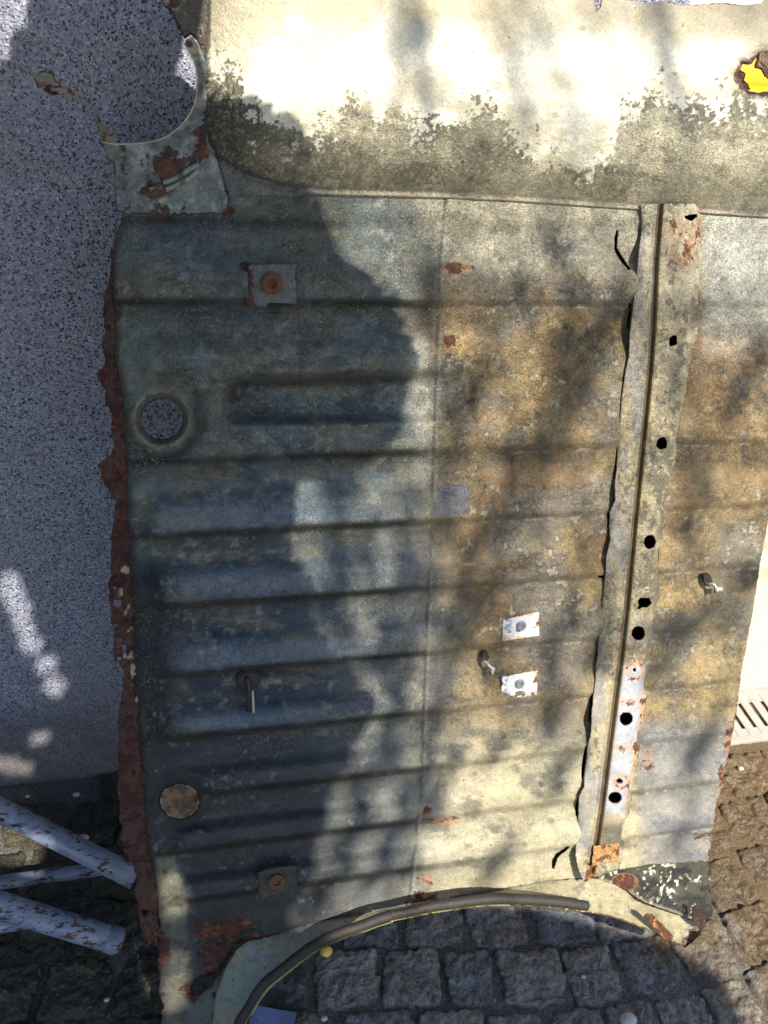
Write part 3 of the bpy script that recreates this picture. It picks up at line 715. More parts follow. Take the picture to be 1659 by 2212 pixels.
def p_up(x, y, sd):
    n1 = fbm(x/120, y/90, 61); n2 = fbm(x/42, y/36, 62); n3 = fbm(x/10, y/10, 63, 4, .7); n4 = fbm(x/4.5, y/4.5, 64, 2)
    sb = sdf(BULGE, x, y)
    C = np.tile(np.array([.27, .25, .175]), (len(x), 1))
    C = mixc(C, (.36, .33, .23), ss(.42, .6, n2)*.7)
    C = mixc(C, (.30, .27, .18), ss(330, 420, y)*.55*ss(600, 700, x))
    C = mixc(C, (.05, .05, .045), ss(.52, .64, n3)*ss(.46, .62, n1)*.6)
    C = mixc(C, (.04, .04, .036), .7*(1-ss(500, 620, x+60*(n2-.5)))*ss(150, 230, y))
    C = mixc(C, (.46, .43, .31), ss(.54, .64, .5*n3+.5*n4)*.8); C = mixc(C, (.02, .02, .018), ss(.50, .40, .5*n3+.5*n4)*0+.40*(1-ss(.34, .44, .5*n3+.5*n4))*ss(.40, .55, n2))
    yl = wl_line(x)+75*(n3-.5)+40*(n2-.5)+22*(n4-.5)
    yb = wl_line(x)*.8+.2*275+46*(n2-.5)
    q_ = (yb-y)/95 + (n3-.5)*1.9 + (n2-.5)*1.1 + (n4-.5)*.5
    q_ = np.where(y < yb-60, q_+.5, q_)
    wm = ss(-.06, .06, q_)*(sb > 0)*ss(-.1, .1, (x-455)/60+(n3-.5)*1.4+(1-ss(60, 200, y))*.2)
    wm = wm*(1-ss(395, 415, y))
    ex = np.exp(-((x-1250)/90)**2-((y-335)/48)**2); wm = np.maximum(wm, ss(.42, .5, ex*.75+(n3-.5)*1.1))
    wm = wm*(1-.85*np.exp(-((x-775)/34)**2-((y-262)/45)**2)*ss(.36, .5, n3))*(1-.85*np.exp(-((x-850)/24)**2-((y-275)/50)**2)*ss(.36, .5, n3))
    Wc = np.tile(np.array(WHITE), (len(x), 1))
    Wc = mixc(Wc, (.36, .31, .20), (1-ss(10, 110, y+60*(n2-.5)))*.75)
    Wc = mixc(Wc, (.33, .28, .18), ss(1300, 1600, x)*(1-ss(50, 140, y))*.75)
    Wc = mixc(Wc, (.44, .38, .25), ss(.46, .66, n1)*.6)
    Wc = mixc(Wc, (.42, .40, .36), .55*np.exp(-((x-852)/26)**2)*(1-ss(180, 300, y)*.3)*ss(.3, .5, n2))  # branch-shadow bands painted into the white, this line and the next
    Wc = mixc(Wc, (.45, .42, .36), .5*np.exp(-((x-1372)/34)**2)*ss(.3, .5, n2))
    Wc = mixc(Wc, (.60, .42, .22), .5*np.exp(-((x-1075)/30)**2-((y-180)/26)**2)*ss(.4, .6, n2))
    C = mixc(C, (.52, .48, .34), .75*ss(.47, .62, fbm(x/95, y/55, 67)+.12*(n3-.5))*(sb > 4)*ss(520, 640, x))
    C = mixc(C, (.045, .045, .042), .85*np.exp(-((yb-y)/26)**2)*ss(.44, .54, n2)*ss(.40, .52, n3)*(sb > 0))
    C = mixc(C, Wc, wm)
    # left patchy strip and greyish flange
    lf = 1-ss(-4, 14, sb)
    C = mixc(C, (.17, .185, .185), .8*lf*(x < 720)); C = mixc(C, (.40, .35, .27), .75*lf*ss(640, 760, x))
    C = mixc(C, (.10, .07, .055), .7*(1-ss(0, 40, 428-x))*0)
    C = mixc(C, (.45, .40, .30), .7*(x < 450)*(y < 100)*ss(.5, .58, n2)); C = mixc(C, (.10, .085, .07), .8*(x < 455)*(y < 160)*(1-ss(.45, .55, n2)))
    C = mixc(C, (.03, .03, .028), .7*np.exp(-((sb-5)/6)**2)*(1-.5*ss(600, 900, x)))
    C = mixc(C, (.09, .055, .04), .7*np.exp(-((sb+1)/2.5)**2)*ss(900, 1000, x)*ss(.4, .6, n2))
    rh = -sdf(RHOLE, x, y)
    ru = .95*np.exp(-(np.maximum(rh, 0)/9)**1.5)
    C = mixc(C, (.2, .15, .1), .8*np.exp(-(np.maximum(rh, 0)/20)**2))
    for cx, cy, r in ((1075, 185, 6), (1340, 210, 6), (1200, 250, 4), (965, 95, 5), (1258, 60, 4)):
        d = np.hypot(x-cx, y-cy); C = mixc(C, (.28, .17, .10), .6*np.exp(-((d-r)/2.2)**2))
    ru = np.maximum(ru, .85*(1-ss(0, 9, sd))*(x < 460)*(y < 110)); ru = np.maximum(ru, .6*(1-ss(0, 4, sd))*(y < 60))
    ru = np.maximum(ru, .45*lf*(x < 470)*ss(.45, .6, n2))
    W = np.stack([ru, np.clip(.7-.6*wm, 0, 1), .1+.2*wm], 1)
    return C*(1+.25*(n4-.5))[:, None], W
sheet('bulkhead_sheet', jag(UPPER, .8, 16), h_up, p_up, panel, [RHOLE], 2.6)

strip_plate_later = [[(1640, 112), (1700, 102), (1700, 168), (1664, 174), (1652, 164), (1645, 150), (1630, 146)], [(1588, 160), (1600, 150), (1612, 158), (1608, 172), (1616, 180), (1622, 194), (1606, 192), (1592, 176)]]
# ---- gusset plate with the semicircular cut-out, upper left
GUS = [(222, 306), (245, 311), (285, 311), (322, 307), (352, 299), (382, 280), (402, 258), (417, 232), (424, 205), (425, 160), (416, 125), (398, 95), (403, 84), (416, 80), (432, 100), (446, 140), (452, 185), (441, 258), (447, 300), (466, 330), (480, 380), (494, 425), (492, 448), (478, 461), (380, 463), (276, 463), (250, 456), (247, 400), (246, 350), (232, 346)]
def h_gus(x, y, sd): return .007+.0015*(fbm(x/40, y/40, 70)-.5)+.001*np.exp(-((y-400)/5)**2)
def p_gus(x, y, sd):
    n1 = fbm(x/50, y/50, 71); n2 = fbm(x/14, y/14, 72); C = np.tile(np.array([.17, .195, .195]), (len(x), 1))
    C = mixc(C, (.33, .34, .31), ss(.45, .6, n1)*.7); C = mixc(C, (.15, .19, .20), ss(360, 440, y)*.6)
    C = mixc(C, (.45, .49, .50), ss(.6, .7, n2)*.5)
    C = mixc(C, (.07, .07, .06), .55*ss(.5, .62, fbm(x/24, y/24, 75))); C = mixc(C, (.48, .5, .44), .7*np.exp(-((x-345)/26)**2-((y-425)/30)**2)*ss(.4, .6, n2))
    C = mixc(C, (.50, .42, .26), .7*ss(250, 150, y)*ss(.42, .5, n1))
    ru = .9*np.exp(-((x-352)/40)**2-((y-355)/32)**2)+.35*ss(.55, .65, fbm(x/30, y/30, 76))+.5*np.exp(-((x-440)/12)**2-((y-300)/60)**2)+.55*ss(200, 80, y)*ss(.4, .6, n1)+.7*(1-ss(0, 5, sd))*(y > 330)+.6*np.exp(-((x-325)/20)**2-((y-405)/14)**2)
    return C, np.stack([np.clip(ru, 0, 1), .35+0*x, .15+0*x], 1)
gus = sheet('gusset_plate', GUS, h_gus, p_gus, panel, (), 2.6)
arc = [(398, 95), (416, 125), (425, 160), (424, 205), (417, 232), (402, 258), (382, 280), (352, 299), (322, 307), (285, 311), (245, 311), (222, 306)]
def px_path(pts, h):
    pts = np.array(pts, float); hh = h if np.ndim(h) else np.full(len(pts), h)
    return on_panel(pts[:, 0], pts[:, 1], np.asarray(hh, float))
def smooth_path(pts, n=6):
    pts = np.array(pts, float); out = []
    for i in range(len(pts)-1):
        p0 = pts[max(i-1, 0)]; p1 = pts[i]; p2 = pts[i+1]; p3 = pts[min(i+2, len(pts)-1)]
        for j in range(n):
            t = j/n; out.append(.5*((2*p1)+(-p0+p2)*t+(2*p0-5*p1+4*p2-p3)*t*t+(-p0+3*p1-3*p2+p3)*t**3))
    out.append(pts[-1]); return np.array(out)
def px_tube(name, pts, h, r, mat, parent, seg=10, col=None, rust=0, n=5):
    pp = smooth_path([(a, b) for a, b in pts], n)
    hh = np.interp(np.linspace(0, 1, len(pp)), np.linspace(0, 1, len(h)), h) if np.ndim(h) else h
    V, Fc = tube_mesh(px_path(pp, hh), r if not np.ndim(r) else np.interp(np.linspace(0, 1, len(pp)), np.linspace(0, 1, len(r)), r), seg)
    return mesh_obj(name, V, Fc, mat, parent, cols=flat_wear(len(V), col, rust) if col is not None else None)
px_tube('rolled_edge', arc, .007, .0009, M_SHEET, gus, col=(.5, .47, .36))
# weld stud and torn clip on the gusset
def disc(name, px, py, prof, mat, parent, h=0.0, seg=24, col=None, rust=0):
    c = on_panel(np.array(float(px)), np.array(float(py)), h); V, Fc = lathe(prof, c, NRM, seg)
    return mesh_obj(name, V, Fc, mat, parent, False, cols=flat_wear(len(V), col, rust) if col is not None else None)
disc('stud', 360, 366, [(.011, 0), (.0105, .0025), (.006, .003), (.0055, .007), (.004, .008), (0, .008)], M_RUSTNUT, gus, .0075)
def strip_plate(name, poly, h, col, rust, parent, th=.002, jg=.6, tilt=(0, 0), step=2.2, grain=.4, paint=None):
    c0 = np.mean(np.array(poly), 0)
    def hf(x, y, sd): return h + tilt[0]*(x-c0[0])/50 + tilt[1]*(y-c0[1])/50 + .0006*(fbm(x/12, y/12, 80)-.5)
    def pf(x, y, sd):
        n = fbm(x/12, y/12, 81); C = np.tile(np.array(col, float), (len(x), 1))*(1+.7*(n-.5))[:, None]
        if paint: return paint(x, y, sd, C)
        return C, np.stack([rust+.5*(1-ss(0, 5, sd)), np.full(len(x), grain), np.full(len(x), .15)], 1)
    return sheet(name, jag(poly, jg, 9, 3), hf, pf, parent, (), step, th)
strip_plate('clip', [(316, 404), (350, 392), (360, 410), (362, 418), (335, 430), (322, 428)], .012, (.3, .24, .15), .6, gus, .004)
px_tube('clip_arm', [(352, 395), (385, 383), (405, 368), (430, 355)], .011, .0028, M_SHEET, gus, col=(.26, .29, .28), rust=.3)
px_tube('clip_arm', [(358, 410), (385, 398), (410, 384), (430, 366)], .011, .0026, M_SHEET, gus, col=(.34, .35, .28), rust=.3)

for q, c_ in zip(strip_plate_later, ((.36, .28, .18), (.12, .08, .05))):  # second flap darkened for its shaded inner side
    strip_plate('torn_flap', q, .041, c_, .3, panel, .002, 2.2, (.01, -.012))
# ---- torn strip curling away top left, with its folded end
ts = smooth_path([(238, 310), (228, 290), (212, 262), (204, 240), (185, 222), (160, 206), (135, 194), (112, 184)], 5)
hh = np.linspace(.006, .045, len(ts)); w = np.interp(np.linspace(0, 1, len(ts)), [0, .25, .4, .7, 1], [.011, .006, .0035, .0045, .006])
C = px_path(ts, hh); V = []; 
for i in range(len(C)):
    t = C[min(i+1, len(C)-1)]-C[max(i-1, 0)]; t /= np.linalg.norm(t)
    s = np.cross(t, NRM); s /= np.linalg.norm(s); a = .5+2.4*i/len(C)
    d = s*math.cos(a)+NRM*math.sin(a); k = 1+.3*math.sin(i*1.9)
    nn = np.cross(t, d)
    for q in (-1, 1): V += [tuple(C[i]+d*w[i]*q*k+nn*.0007), tuple(C[i]+d*w[i]*q*k-nn*.0007)]
Fc = []
for i in range(len(C)-1):
    a = i*4; b = a+4
    Fc += [(a, a+2, b+2, b), (a+1, b+1, b+3, a+3), (a, b, b+1, a+1), (a+2, a+3, b+3, b+2)]
mesh_obj('torn_strip', V, Fc, M_SHEET, panel, False, cols=flat_wear(len(V), (.30, .25, .2), .42))
strip_plate('folded_scrap', [(72, 168), (78, 156), (96, 152), (116, 157), (120, 172), (127, 178), (134, 188), (118, 190), (98, 186), (80, 190)], .047, (.27, .25, .20), .25, panel, .0015, 2.0, (.006, -.008))
strip_plate('folded_scrap', [(98, 184), (122, 186), (138, 188), (128, 204), (112, 206), (96, 196)], .040, (.03, .025, .024), .2, panel, .0015, 2.0, (-.01, .01))

# ---- rusty sill flange down the left side
SILL = [(238, 542), (233, 590), (226, 622), (214, 640), (220, 655), (217, 685), (222, 712), (216, 735), (219, 790), (204, 810), (206, 820), (224, 842), (221, 862), (236, 895), (233, 930), (242, 965), (230, 985), (205, 1005), (214, 1022), (212, 1034), (230, 1062), (245, 1088), (239, 1130), (234, 1200), (236, 1240), (229, 1262), (231, 1300), (238, 1352), (239, 1412), (262, 1440), (270, 1452), (258, 1500), (250, 1560), (249, 1640), (254, 1740), (265, 1820), (290, 1880), (297, 1950), (306, 2020), (322, 2042), (343, 2044), (346, 2010), (341, 1960), (331, 1880), (318, 1800), (313, 1700), (305, 1600), (297, 1480), (290, 1400), (285, 1250), (279, 1100), (282, 1000), (288, 905), (270, 850), (251, 780), (248, 700), (246, 600), (246, 530)]
def h_sill(x, y, sd): return -.009+.010*(fbm(x/26, y/40, 90)-.5)+.007*np.exp(-np.maximum(sd, 0)/5)*(fbm(x/9, y/9, 91)-.4)*2
def p_sill(x, y, sd):
    n = fbm(x/16, y/22, 92); n2 = fbm(x/14, y/40, 93); C = np.tile(np.array([.09, .04, .032]), (len(x), 1))
    C = mixc(C, (.09, .035, .05), ss(.45, .6, n2)*.8)
    pt = ss(.62, .68, n)*(((y > 1220) & (y < 1520)) | (y < 760))
    C = mixc(C, (.42, .38, .27), pt*ss(255, 265, x+.02*(1300-y)))
    return C, np.stack([.50-.75*pt+1.3*(n2-.5), np.full(len(x), .5), .2+0*x], 1)
sheet('sill_flange', jag(jag([(q[0]+(5 if q[0] < 262 and q[1] > 560 else 0), q[1]) for q in SILL], 4.0, 16, 8), 2.2, 6, 4), h_sill, p_sill, panel, [circ(253, 1304, 10, 9, 12, .15), circ(250, 1352, 5, 5, 10, .2), circ(268, 1398, 7, 7, 10, .25), circ(258, 1424, 6, 7, 10, .2), circ(266, 608, 0.1), circ(312, 1972, 7, 8, 12, .1), circ(248, 1270, 4, 3, 8, .2)], 2.4)

# ---- crossmember running down the right side
def xr_at(y): return np.interp(y, [q[1] for q in XR[::-1]], [q[0] for q in XR[::-1]])
BH = [circ(1454, 736, 9, 12, 14, .25, 2), circ(1430, 958, 12, 14, 16, .12, 3), circ(1404, 1171, 13, 15, 22, .03, 4), jag([(1378, 1298), (1384, 1292), (1402, 1292), (1408, 1304), (1400, 1312), (1388, 1312), (1374, 1318), (1380, 1308)], 1.5, 6), circ(1379, 1368, 14, 15, 24, .02), circ(1371, 1447, 4, 4, 10, .1), circ(1353, 1553, 14, 14, 24, .02), circ(1339, 1687, 6, 5, 8, .25, 9), circ(1329, 1723, 14, 12, 24, .02),
      jag([(1478, 466), (1505, 462), (1507, 468), (1496, 478), (1480, 472)], 1, 6)]
def h_x(x, y, sd):
    rx = np.interp(y, RID_Y, RID_X); u = x-rx
    lf = .013+.0085*np.sin(y/38.+2.2*np.sin(y/90.))*np.exp(-np.maximum(sd, 0)/10) + .004*(fbm(x*0, y/50, 101)-.5)
    lf = lf + .002*np.exp(-((u+3)/3)**2)
    rr = np.maximum(xr_at(y)-x, 0)
    rt = .0145*ss(0, 26, rr)+.0035
    g = -.010*np.exp(-((u-6)/5)**2)
    h = np.where(u < 0, lf, rt+g)
    h = lf*(1-ss(-1.5, 1.5, u)) + (rt+g)*ss(-1.5, 1.5, u)
    return h + .0014*(fbm(x/20, y/20, 102)-.5) + .004*np.exp(-((y-1448)/12)**2-((x-1371)/14)**2)
def p_x(x, y, sd):
    rx = np.interp(y, RID_Y, RID_X); u = x-rx
    n1 = fbm(x/60, y/110, 111); n2 = fbm(x/22, y/26, 112); n3 = fbm(x/8, y/9, 113, 3)
    C = np.tile(np.array([.34, .29, .185]), (len(x), 1))
    C = mixc(C, (.15, .13, .095), ss(.42, .6, n1)*.8*ss(600, 700, y)*(u > 0))
    C = mixc(C, (.55, .50, .34), ss(.58, .66, n3)*.6)
    C = mixc(C, (.52, .48, .36), (1-ss(560, 700, y))*.7)
    C = mixc(C, (.055, .05, .042), ss(.5, .62, n3)*ss(.45, .6, n2)*.75)
    C = mixc(C, (.24, .235, .235), .7*(u < 0)*ss(.5, .6, fbm(x/30, y/90, 114)))
    C = mixc(C, (.37, .39, .43), .92*ss(1425, 1440, y+30*(n2-.5))*(1-ss(1740, 1770, y))*ss(6, 14, u)*(1-ss(-2, 6, x-xr_at(y)+12)))
    C = mixc(C, (.16, .10, .06), .8*np.exp(-((y-1408)/18)**2)*(u > 4)*ss(.35, .5, n2))
    C = mixc(C, (.08, .075, .06), .8*ss(1765, 1790, y)*(1-ss(1825, 1838, y))*(u > 6))
    C = mixc(C, (.27, .22, .06), .55*np.exp(-((u-10)/7)**2))
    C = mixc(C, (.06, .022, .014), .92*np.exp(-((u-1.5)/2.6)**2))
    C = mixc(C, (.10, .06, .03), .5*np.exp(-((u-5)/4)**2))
    ru = .9*np.exp(-((x-1478)/30)**2-((y-535)/42)**2)*ss(.3, .5, n2)+.7*np.exp(-((x-1455)/16)**2-((y-490)/18)**2)+.8*np.exp(-((x-1508)/6)**2-((y-490)/28)**2)
    ru = ru + .6*np.exp(-((y-1615)/10)**2)*(u > 8)+.75*np.exp(-((np.hypot(x-1341, y-1688)-14)/6)**2)+.6*np.exp(-((np.hypot(x-1371, y-1449)-17)/6)**2)+.55*np.exp(-((x-xr_at(y)+6)/6)**2)*ss(1450, 1560, y)*(1-ss(1700, 1760, y))
    ru = ru + .8*ss(1850, 1870, y)*(u < 14)*(u > -8) + .5*np.exp(-((y-1515)/9)**2)*(u > 8)
    C = mixc(C, (.60, .27, .09), np.clip(ru, 0, 1)*.75)
    ru = ru*.62 + .55*(1-ss(0, 3, sd))*ss(560, 700, y)
    C = mixc(C, (.25, .22, .19), .5*np.exp(-((np.hypot(x-1379, y-1368)-24)/9)**2))
    return C, np.stack([np.clip(ru, 0, .9), np.clip(.75+.5*(n2-.5)-.6*ss(1425, 1450, y), .1, 1), .12+.3*ss(1425, 1450, y)], 1)
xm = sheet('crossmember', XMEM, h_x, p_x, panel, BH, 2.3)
def p_end(x, y, sd, C):
    n = fbm(x/14, y/14, 120); C = mixc(C, (.50, .49, .44), ss(.5, .6, n)*ss(1850, 1865, y)); return C, np.stack([.45+.5*(n-.5), .4+0*x, .2+0*x], 1)
strip_plate('end_tab', [(1283, 1828), (1338, 1822), (1336, 1862), (1320, 1862), (1300, 1866), (1278, 1874)], .020, (.46, .24, .09), .5, xm, .0015, .8, (0, .002), paint=p_end)

# ---- bracket plates with weld nuts
def p_br(x, y, sd, C): 
    n = fbm(x/16, y/16, 130); ru = .75*ss(565, 540, x)*ss(.35, .55, n)+.5*(1-ss(0, 5, sd)); return C, np.stack([np.clip(ru, 0, 1), .35+0*x, .2+0*x], 1)
b1 = strip_plate('bracket_plate', [(535, 572), (640, 570), (641, 610), (640, 657), (580, 654), (575, 664), (534, 660), (531, 640), (536, 620)], .0225, (.13, .145, .14), .3, panel, .003, .8, (.001, 0), paint=p_br)
NUT = [(.0125, 0), (.0125, .004), (.0105, .0055), (.0065, .0055), (.0055, .0045), (.0048, .0045), (.0045, .001), (0, .001)]
disc('weld_nut', 587, 612, NUT, M_RUSTNUT, b1, .0238)
b2 = strip_plate('bracket_plate', [(556, 1885), (575, 1877), (643, 1869), (645, 1928), (600, 1934), (560, 1944)], .0215, (.055, .055, .05), .15, panel, .0035, .5, (0, 0))
disc('weld_nut', 597, 1904, [(.012, 0), (.012, .003), (.0095, .004), (.005, .004), (.004, .001), (0, .001)], M_RUSTNUT, b2, .0227)
def p_pad(cx, cy):
    def f(x, y, sd, C):
        n = fbm(x/10, y/10, 140); n1 = fbm(x/5, y/5, 141); C = np.tile(np.array([.62, .63, .66]), (len(x), 1))*(.75+.5*n)[:, None]
        C = mixc(C, (.2, .22, .26), ss(.52, .6, n1)*(x < cx-22)*.9); C = mixc(C, (.62, .33, .14), .85*ss(.42, .55, n)*np.maximum(ss(22, 36, x-cx), ss(16, 26, np.abs(y-cy))))
        return C, np.stack([.25*ss(.5, .6, n)+.1, .15+0*x, .25+0*x], 1)
    return f
for cx, cy, poly in ((1126, 1352, [(1086, 1340), (1164, 1322), (1165, 1374), (1086, 1385)]), (1123, 1477, [(1084, 1463), (1162, 1449), (1160, 1503), (1083, 1512)])):
    pd = strip_plate('bare_pad', poly, .0105, (.8, .8, .8), 0, panel, .002, .8, (0, 0), paint=p_pad(cx, cy))
    pd['label'] = 'bright whitish bare metal pad with rusty margin'
    disc('stud', cx, cy, [(.0072, 0), (.0072, .0015), (.006, .0022), (.003, .0022), (.0025, .0005), (0, .0005)], simple_mat('grey_stud', (.16, .17, .19), .5), pd, .0113, 16)

# ---- rusted blanking plug, lower left
def p_plug(x, y, sd, C):
    n = fbm(x/14, y/10, 150); C = mixc(C, (.20, .13, .07), ss(.4, .6, n)); C = mixc(C, (.45, .42, .32), (1-ss(1, 3, sd))*.8*ss(.35, .55, n)); return C, np.stack([.3+.3*(n-.5), .3+0*x, .3+0*x], 1)
pl = strip_plate('blanking_plug', circ(388, 1731, 42, 37, 28), .004, (.08, .05, .03), 0, panel, .003, .3, paint=p_plug)

# ---- cable clips
def cable_clip(pts_dark, base, arm, tip):
    c = panel
    o = strip_plate('cable_clip', pts_dark, .016, (.015, .014, .014), 0, c, .008, .3)
    px_tube('clip_arm', arm, [.014, .022, .024], [.0022, .0018, .0024], M_CLIP, o, 8)
    if tip: strip_plate('clip_tip', tip, .024, (.62, .60, .48), 0, o, .004, .3)
cable_clip([(1520, 1243), (1534, 1240), (1542, 1262), (1530, 1268), (1521, 1256)], None, [(1530, 1262), (1542, 1262), (1550, 1278)], [(1545, 1270), (1562, 1269), (1561, 1280), (1555, 1277), (1546, 1283)])
cable_clip([(1043, 1411), (1052, 1408), (1059, 1421), (1050, 1431), (1042, 1425)], None, [(1046, 1428), (1056, 1437), (1066, 1448)], [(1061, 1444), (1070, 1440), (1068, 1457), (1060, 1458)])
disc('grommet', 536, 1468, [(.016, -.004), (.016, .002), (.012, .006), (.006, .007), (0, .007)], M_RUBBER, panel, .008)
px_tube('cable_tie', [(527, 1480), (533, 1465), (538, 1490), (536, 1520), (541, 1550)], [.008, .017, .019, .016, .012], [.002, .0025, .0032, .0034, .0028], M_DARKCLIP, panel, 8)
px_tube('cable_tie', [(545, 1490), (547, 1520), (547, 1553)], [.017, .017, .014], [.0016, .002, .002], M_CLIP, panel, 8)

# ---- outward flange along the wheel-arch edge, rubber trim, horn
TOPE = [(454, 2240), (466, 2150), (487, 2090), (511, 2050), (534, 2034), (588, 2021), (648, 2003), (694, 1991), (773, 1977), (880, 1956), (1045, 1928), (1180, 1903), (1255, 1896)]
TUBL = [(505, 2240), (518, 2205), (534, 2181), (550, 2153), (572, 2124), (613, 2091), (640, 2069), (681, 2040), (735, 2015), (773, 2002), (815, 1986), (845, 1977)]
TUBR = [(842, 1976), (880, 1969), (930, 1958), (980, 1951), (1030, 1944), (1080, 1941), (1130, 1943), (1180, 1946), (1225, 1951), (1268, 1957)]
def offs(pts, d):
    out = []
    for i, p in enumerate(pts):
        a = pts[max(i-1, 0)]; b = pts[min(i+1, len(pts)-1)]; tx, ty = b[0]-a[0], b[1]-a[1]; L = math.hypot(tx, ty)
        out.append((p[0]-ty/L*d, p[1]+tx/L*d))
    return out
LIPL = offs(TUBL, 16); LIPR = offs(TUBR, 15)
TOPH = [(1255, 1896), (1297, 1900), (1325, 1910), (1355, 1923), (1395, 1949), (1455, 1970), (1498, 1988), (1516, 1998)]
BOTH = [(1514, 2020), (1482, 2048), (1440, 2032), (1405, 2012), (1330, 1984), (1272, 1972)]
FLG = TOPE+TOPH[1:]+BOTH+LIPR[::-1]+LIPL[::-1]
def h_fl(x, y, sd):
    a = dline([(q[0], q[1]) for q in TOPE+TOPH[1:]], x, y); b = dline(LIPL+LIPR+BOTH[::-1], x, y)
    t = a/(a+b+1e-6); return .002+.055*t+.002*(fbm(x/40, y/40, 160)-.5)-.02*np.exp(-((x-1482)/30)**2-((y-2040)/16)**2)
def p_fl(x, y, sd):
    n = fbm(x/50, y/40, 161); n2 = fbm(x/12, y/12, 162); C = np.tile(np.array([.44, .40, .27]), (len(x), 1))
    C = mixc(C, (.24, .28, .265), 1-ss(590, 760, x)); C = mixc(C, (.33, .28, .16), ss(.45, .6, n)*.6); C = mixc(C, (.12, .12, .10), ss(.6, .7, n2)*.45)
    C = mixc(C, (.16, .20, .19), (1-ss(0, 8, dline(TOPE, x, y)))*.5)
    b = dline(LIPL+LIPR, x, y); C = mixc(C, (.55, .50, .16), (1-ss(2, 7, b))*.8)
    ru = .75*(1-ss(0, 7, sd))*(x > 1180)*ss(1930, 1960, y) + .6*(1-ss(0, 4, sd))*ss(.45, .55, n) + .8*np.exp(-((x-1500)/30)**2-((y-2030)/22)**2)+.4*np.exp(-((x-1110)/90)**2)*(1-ss(1, 6, b))
    C = mixc(C, (.03, .028, .025), .8*np.exp(-((x-1505)/30)**2-((y-2035)/14)**2))
    return C, np.stack([np.clip(ru, 0, .8), .25+0*x, .25+0*x], 1)
fl = sheet('arch_flange', FLG, h_fl, p_fl, panel, (), 2.4)
tl = px_tube('rubber_trim', TUBL, .064, .0070, M_RUBBER, panel, 12)
px_tube('rubber_trim', TUBR, .063, [.0055, .0072, .0078, .0078, .0074], M_RUBBER, panel, 12)
disc('drip', 705, 2054, [(.008, -.002), (.009, .002), (.006, .006), (0, .007)], simple_mat('yellow_sealant', (.62, .42, .08), .5), fl, .05, 10)
# dark spotted plate of the corner box
SPOT = [(1286, 1888), (1345, 1876), (1400, 1866), (1530, 1858), (1536, 1930), (1540, 1975), (1516, 1998), (1498, 1990), (1455, 1972), (1395, 1951), (1355, 1925), (1325, 1912), (1297, 1902)]
def h_sp(x, y, sd):
    return -.012+.06*ss(1880, 1990, y)*ss(1500, 1440, x)+.002*(fbm(x/20, y/20, 170)-.5)-.012*ss(1500, 1530, x)
def p_sp(x, y, sd):
    n = fbm(x/26, y/20, 171); n2 = fbm(x/7, y/7, 172); C = np.tile(np.array([.06, .06, .045]), (len(x), 1))
    C = mixc(C, (.02, .02, .018), ss(.45, .6, n)); C = mixc(C, (.72, .68, .50), ss(.58, .63, n2)*ss(.46, .6, fbm(x/30, y/26, 173)))
    C = mixc(C, (.40, .38, .30), (1-ss(2, 6, dline(TOPH, x, y)))*.5)
    C = mixc(C, (.23, .11, .05), 1-ss(.9, 1.05, np.hypot((x-1350)/30, (y-1905)/20)))
    ru = .6*(1-ss(.8, 1.0, np.hypot((x-1350)/30, (y-1905)/20)))+.5*(1-ss(0, 5, sd))
    return C, np.stack([ru, .4+0*x, .3+0*x], 1)
sheet('corner_box', jag(SPOT, .5, 14), h_sp, p_sp, panel, (), 2.2)
def p_tab(x, y, sd, C):
    n = fbm(x/10, y/10, 180); return mixc(C, (.5, .2, .06), ss(.5, .6, n)), np.stack([.6+0*x, .3+0*x, .1+0*x], 1)
strip_plate('rusty_tab', [(1391, 1981), (1400, 1975), (1411, 1977), (1455, 2022), (1452, 2034), (1436, 2034), (1428, 2022)], .066, (.16, .07, .04), .5, panel, .003, .8, paint=p_tab)
strip_plate('torn_edge', [(1496, 1962), (1506, 1958), (1520, 1966), (1524, 2000), (1510, 2006), (1500, 1998), (1494, 1980)], .030, (.03, .02, .018), .4, panel, .002, 2.0)

#SECTION-SHADE
# ------------------------------------------------------------------ dark tarpaulin added out of view, outline cut to throw the big rounded shadow
def lift(P, z):
    P = np.asarray(P, float); t = (z-P[..., 2])/SUN[2]; return P+t[..., None]*SUN
TZ = 1.86
EDGE = [(425, 110), (446, 180), (470, 240), (530, 285), (588, 325), (640, 378), (690, 440), (712, 500), (730, 550), (785, 612), (840, 655), (876, 700), (890, 760), (890, 820), (872, 890), (835, 955), (785, 1010), (735, 1032), (680, 1030), (640, 1052), (626, 1080), (632, 1160), (655, 1250), (676, 1330), (700, 1400), (760, 1440), (800, 1500), (790, 1580), (745, 1650), (715, 1720), (690, 1800), (670, 1880), (640, 1950), (625, 1990), (700, 2003), (860, 1992), (1100, 1984), (1280, 1990), (1400, 2022), (1490, 2046)]
ep = smooth_path(EDGE, 4); A3 = on_panel(ep[:, 0], ep[:, 1], 0.0)
B3 = on_ground(np.array([1560., 1640.]), np.array([2110., 2300.]))
EW = lift(np.concatenate([A3, B3]), TZ)[:, :2]
def on_wall(x, y): d = rays(x, y); t = (WALL_Y-EYE[1])/d[..., 1]; return EYE+d*t[..., None]
poly = [tuple(q) for q in EW]+[(poly_x, poly_y) for poly_x, poly_y in ((EW[-1, 0]+.02, -1.75), (-1.75, -1.75), (-1.75, 1.22))]+[(float(lift(on_wall(np.array(330.), np.array(-80.)), TZ)[0]), 1.22)]+[tuple(lift(on_wall(np.array(float(a_)), np.array(float(b_))), TZ)[:2]) for a_, b_ in ((372, 20), (404, 70))]
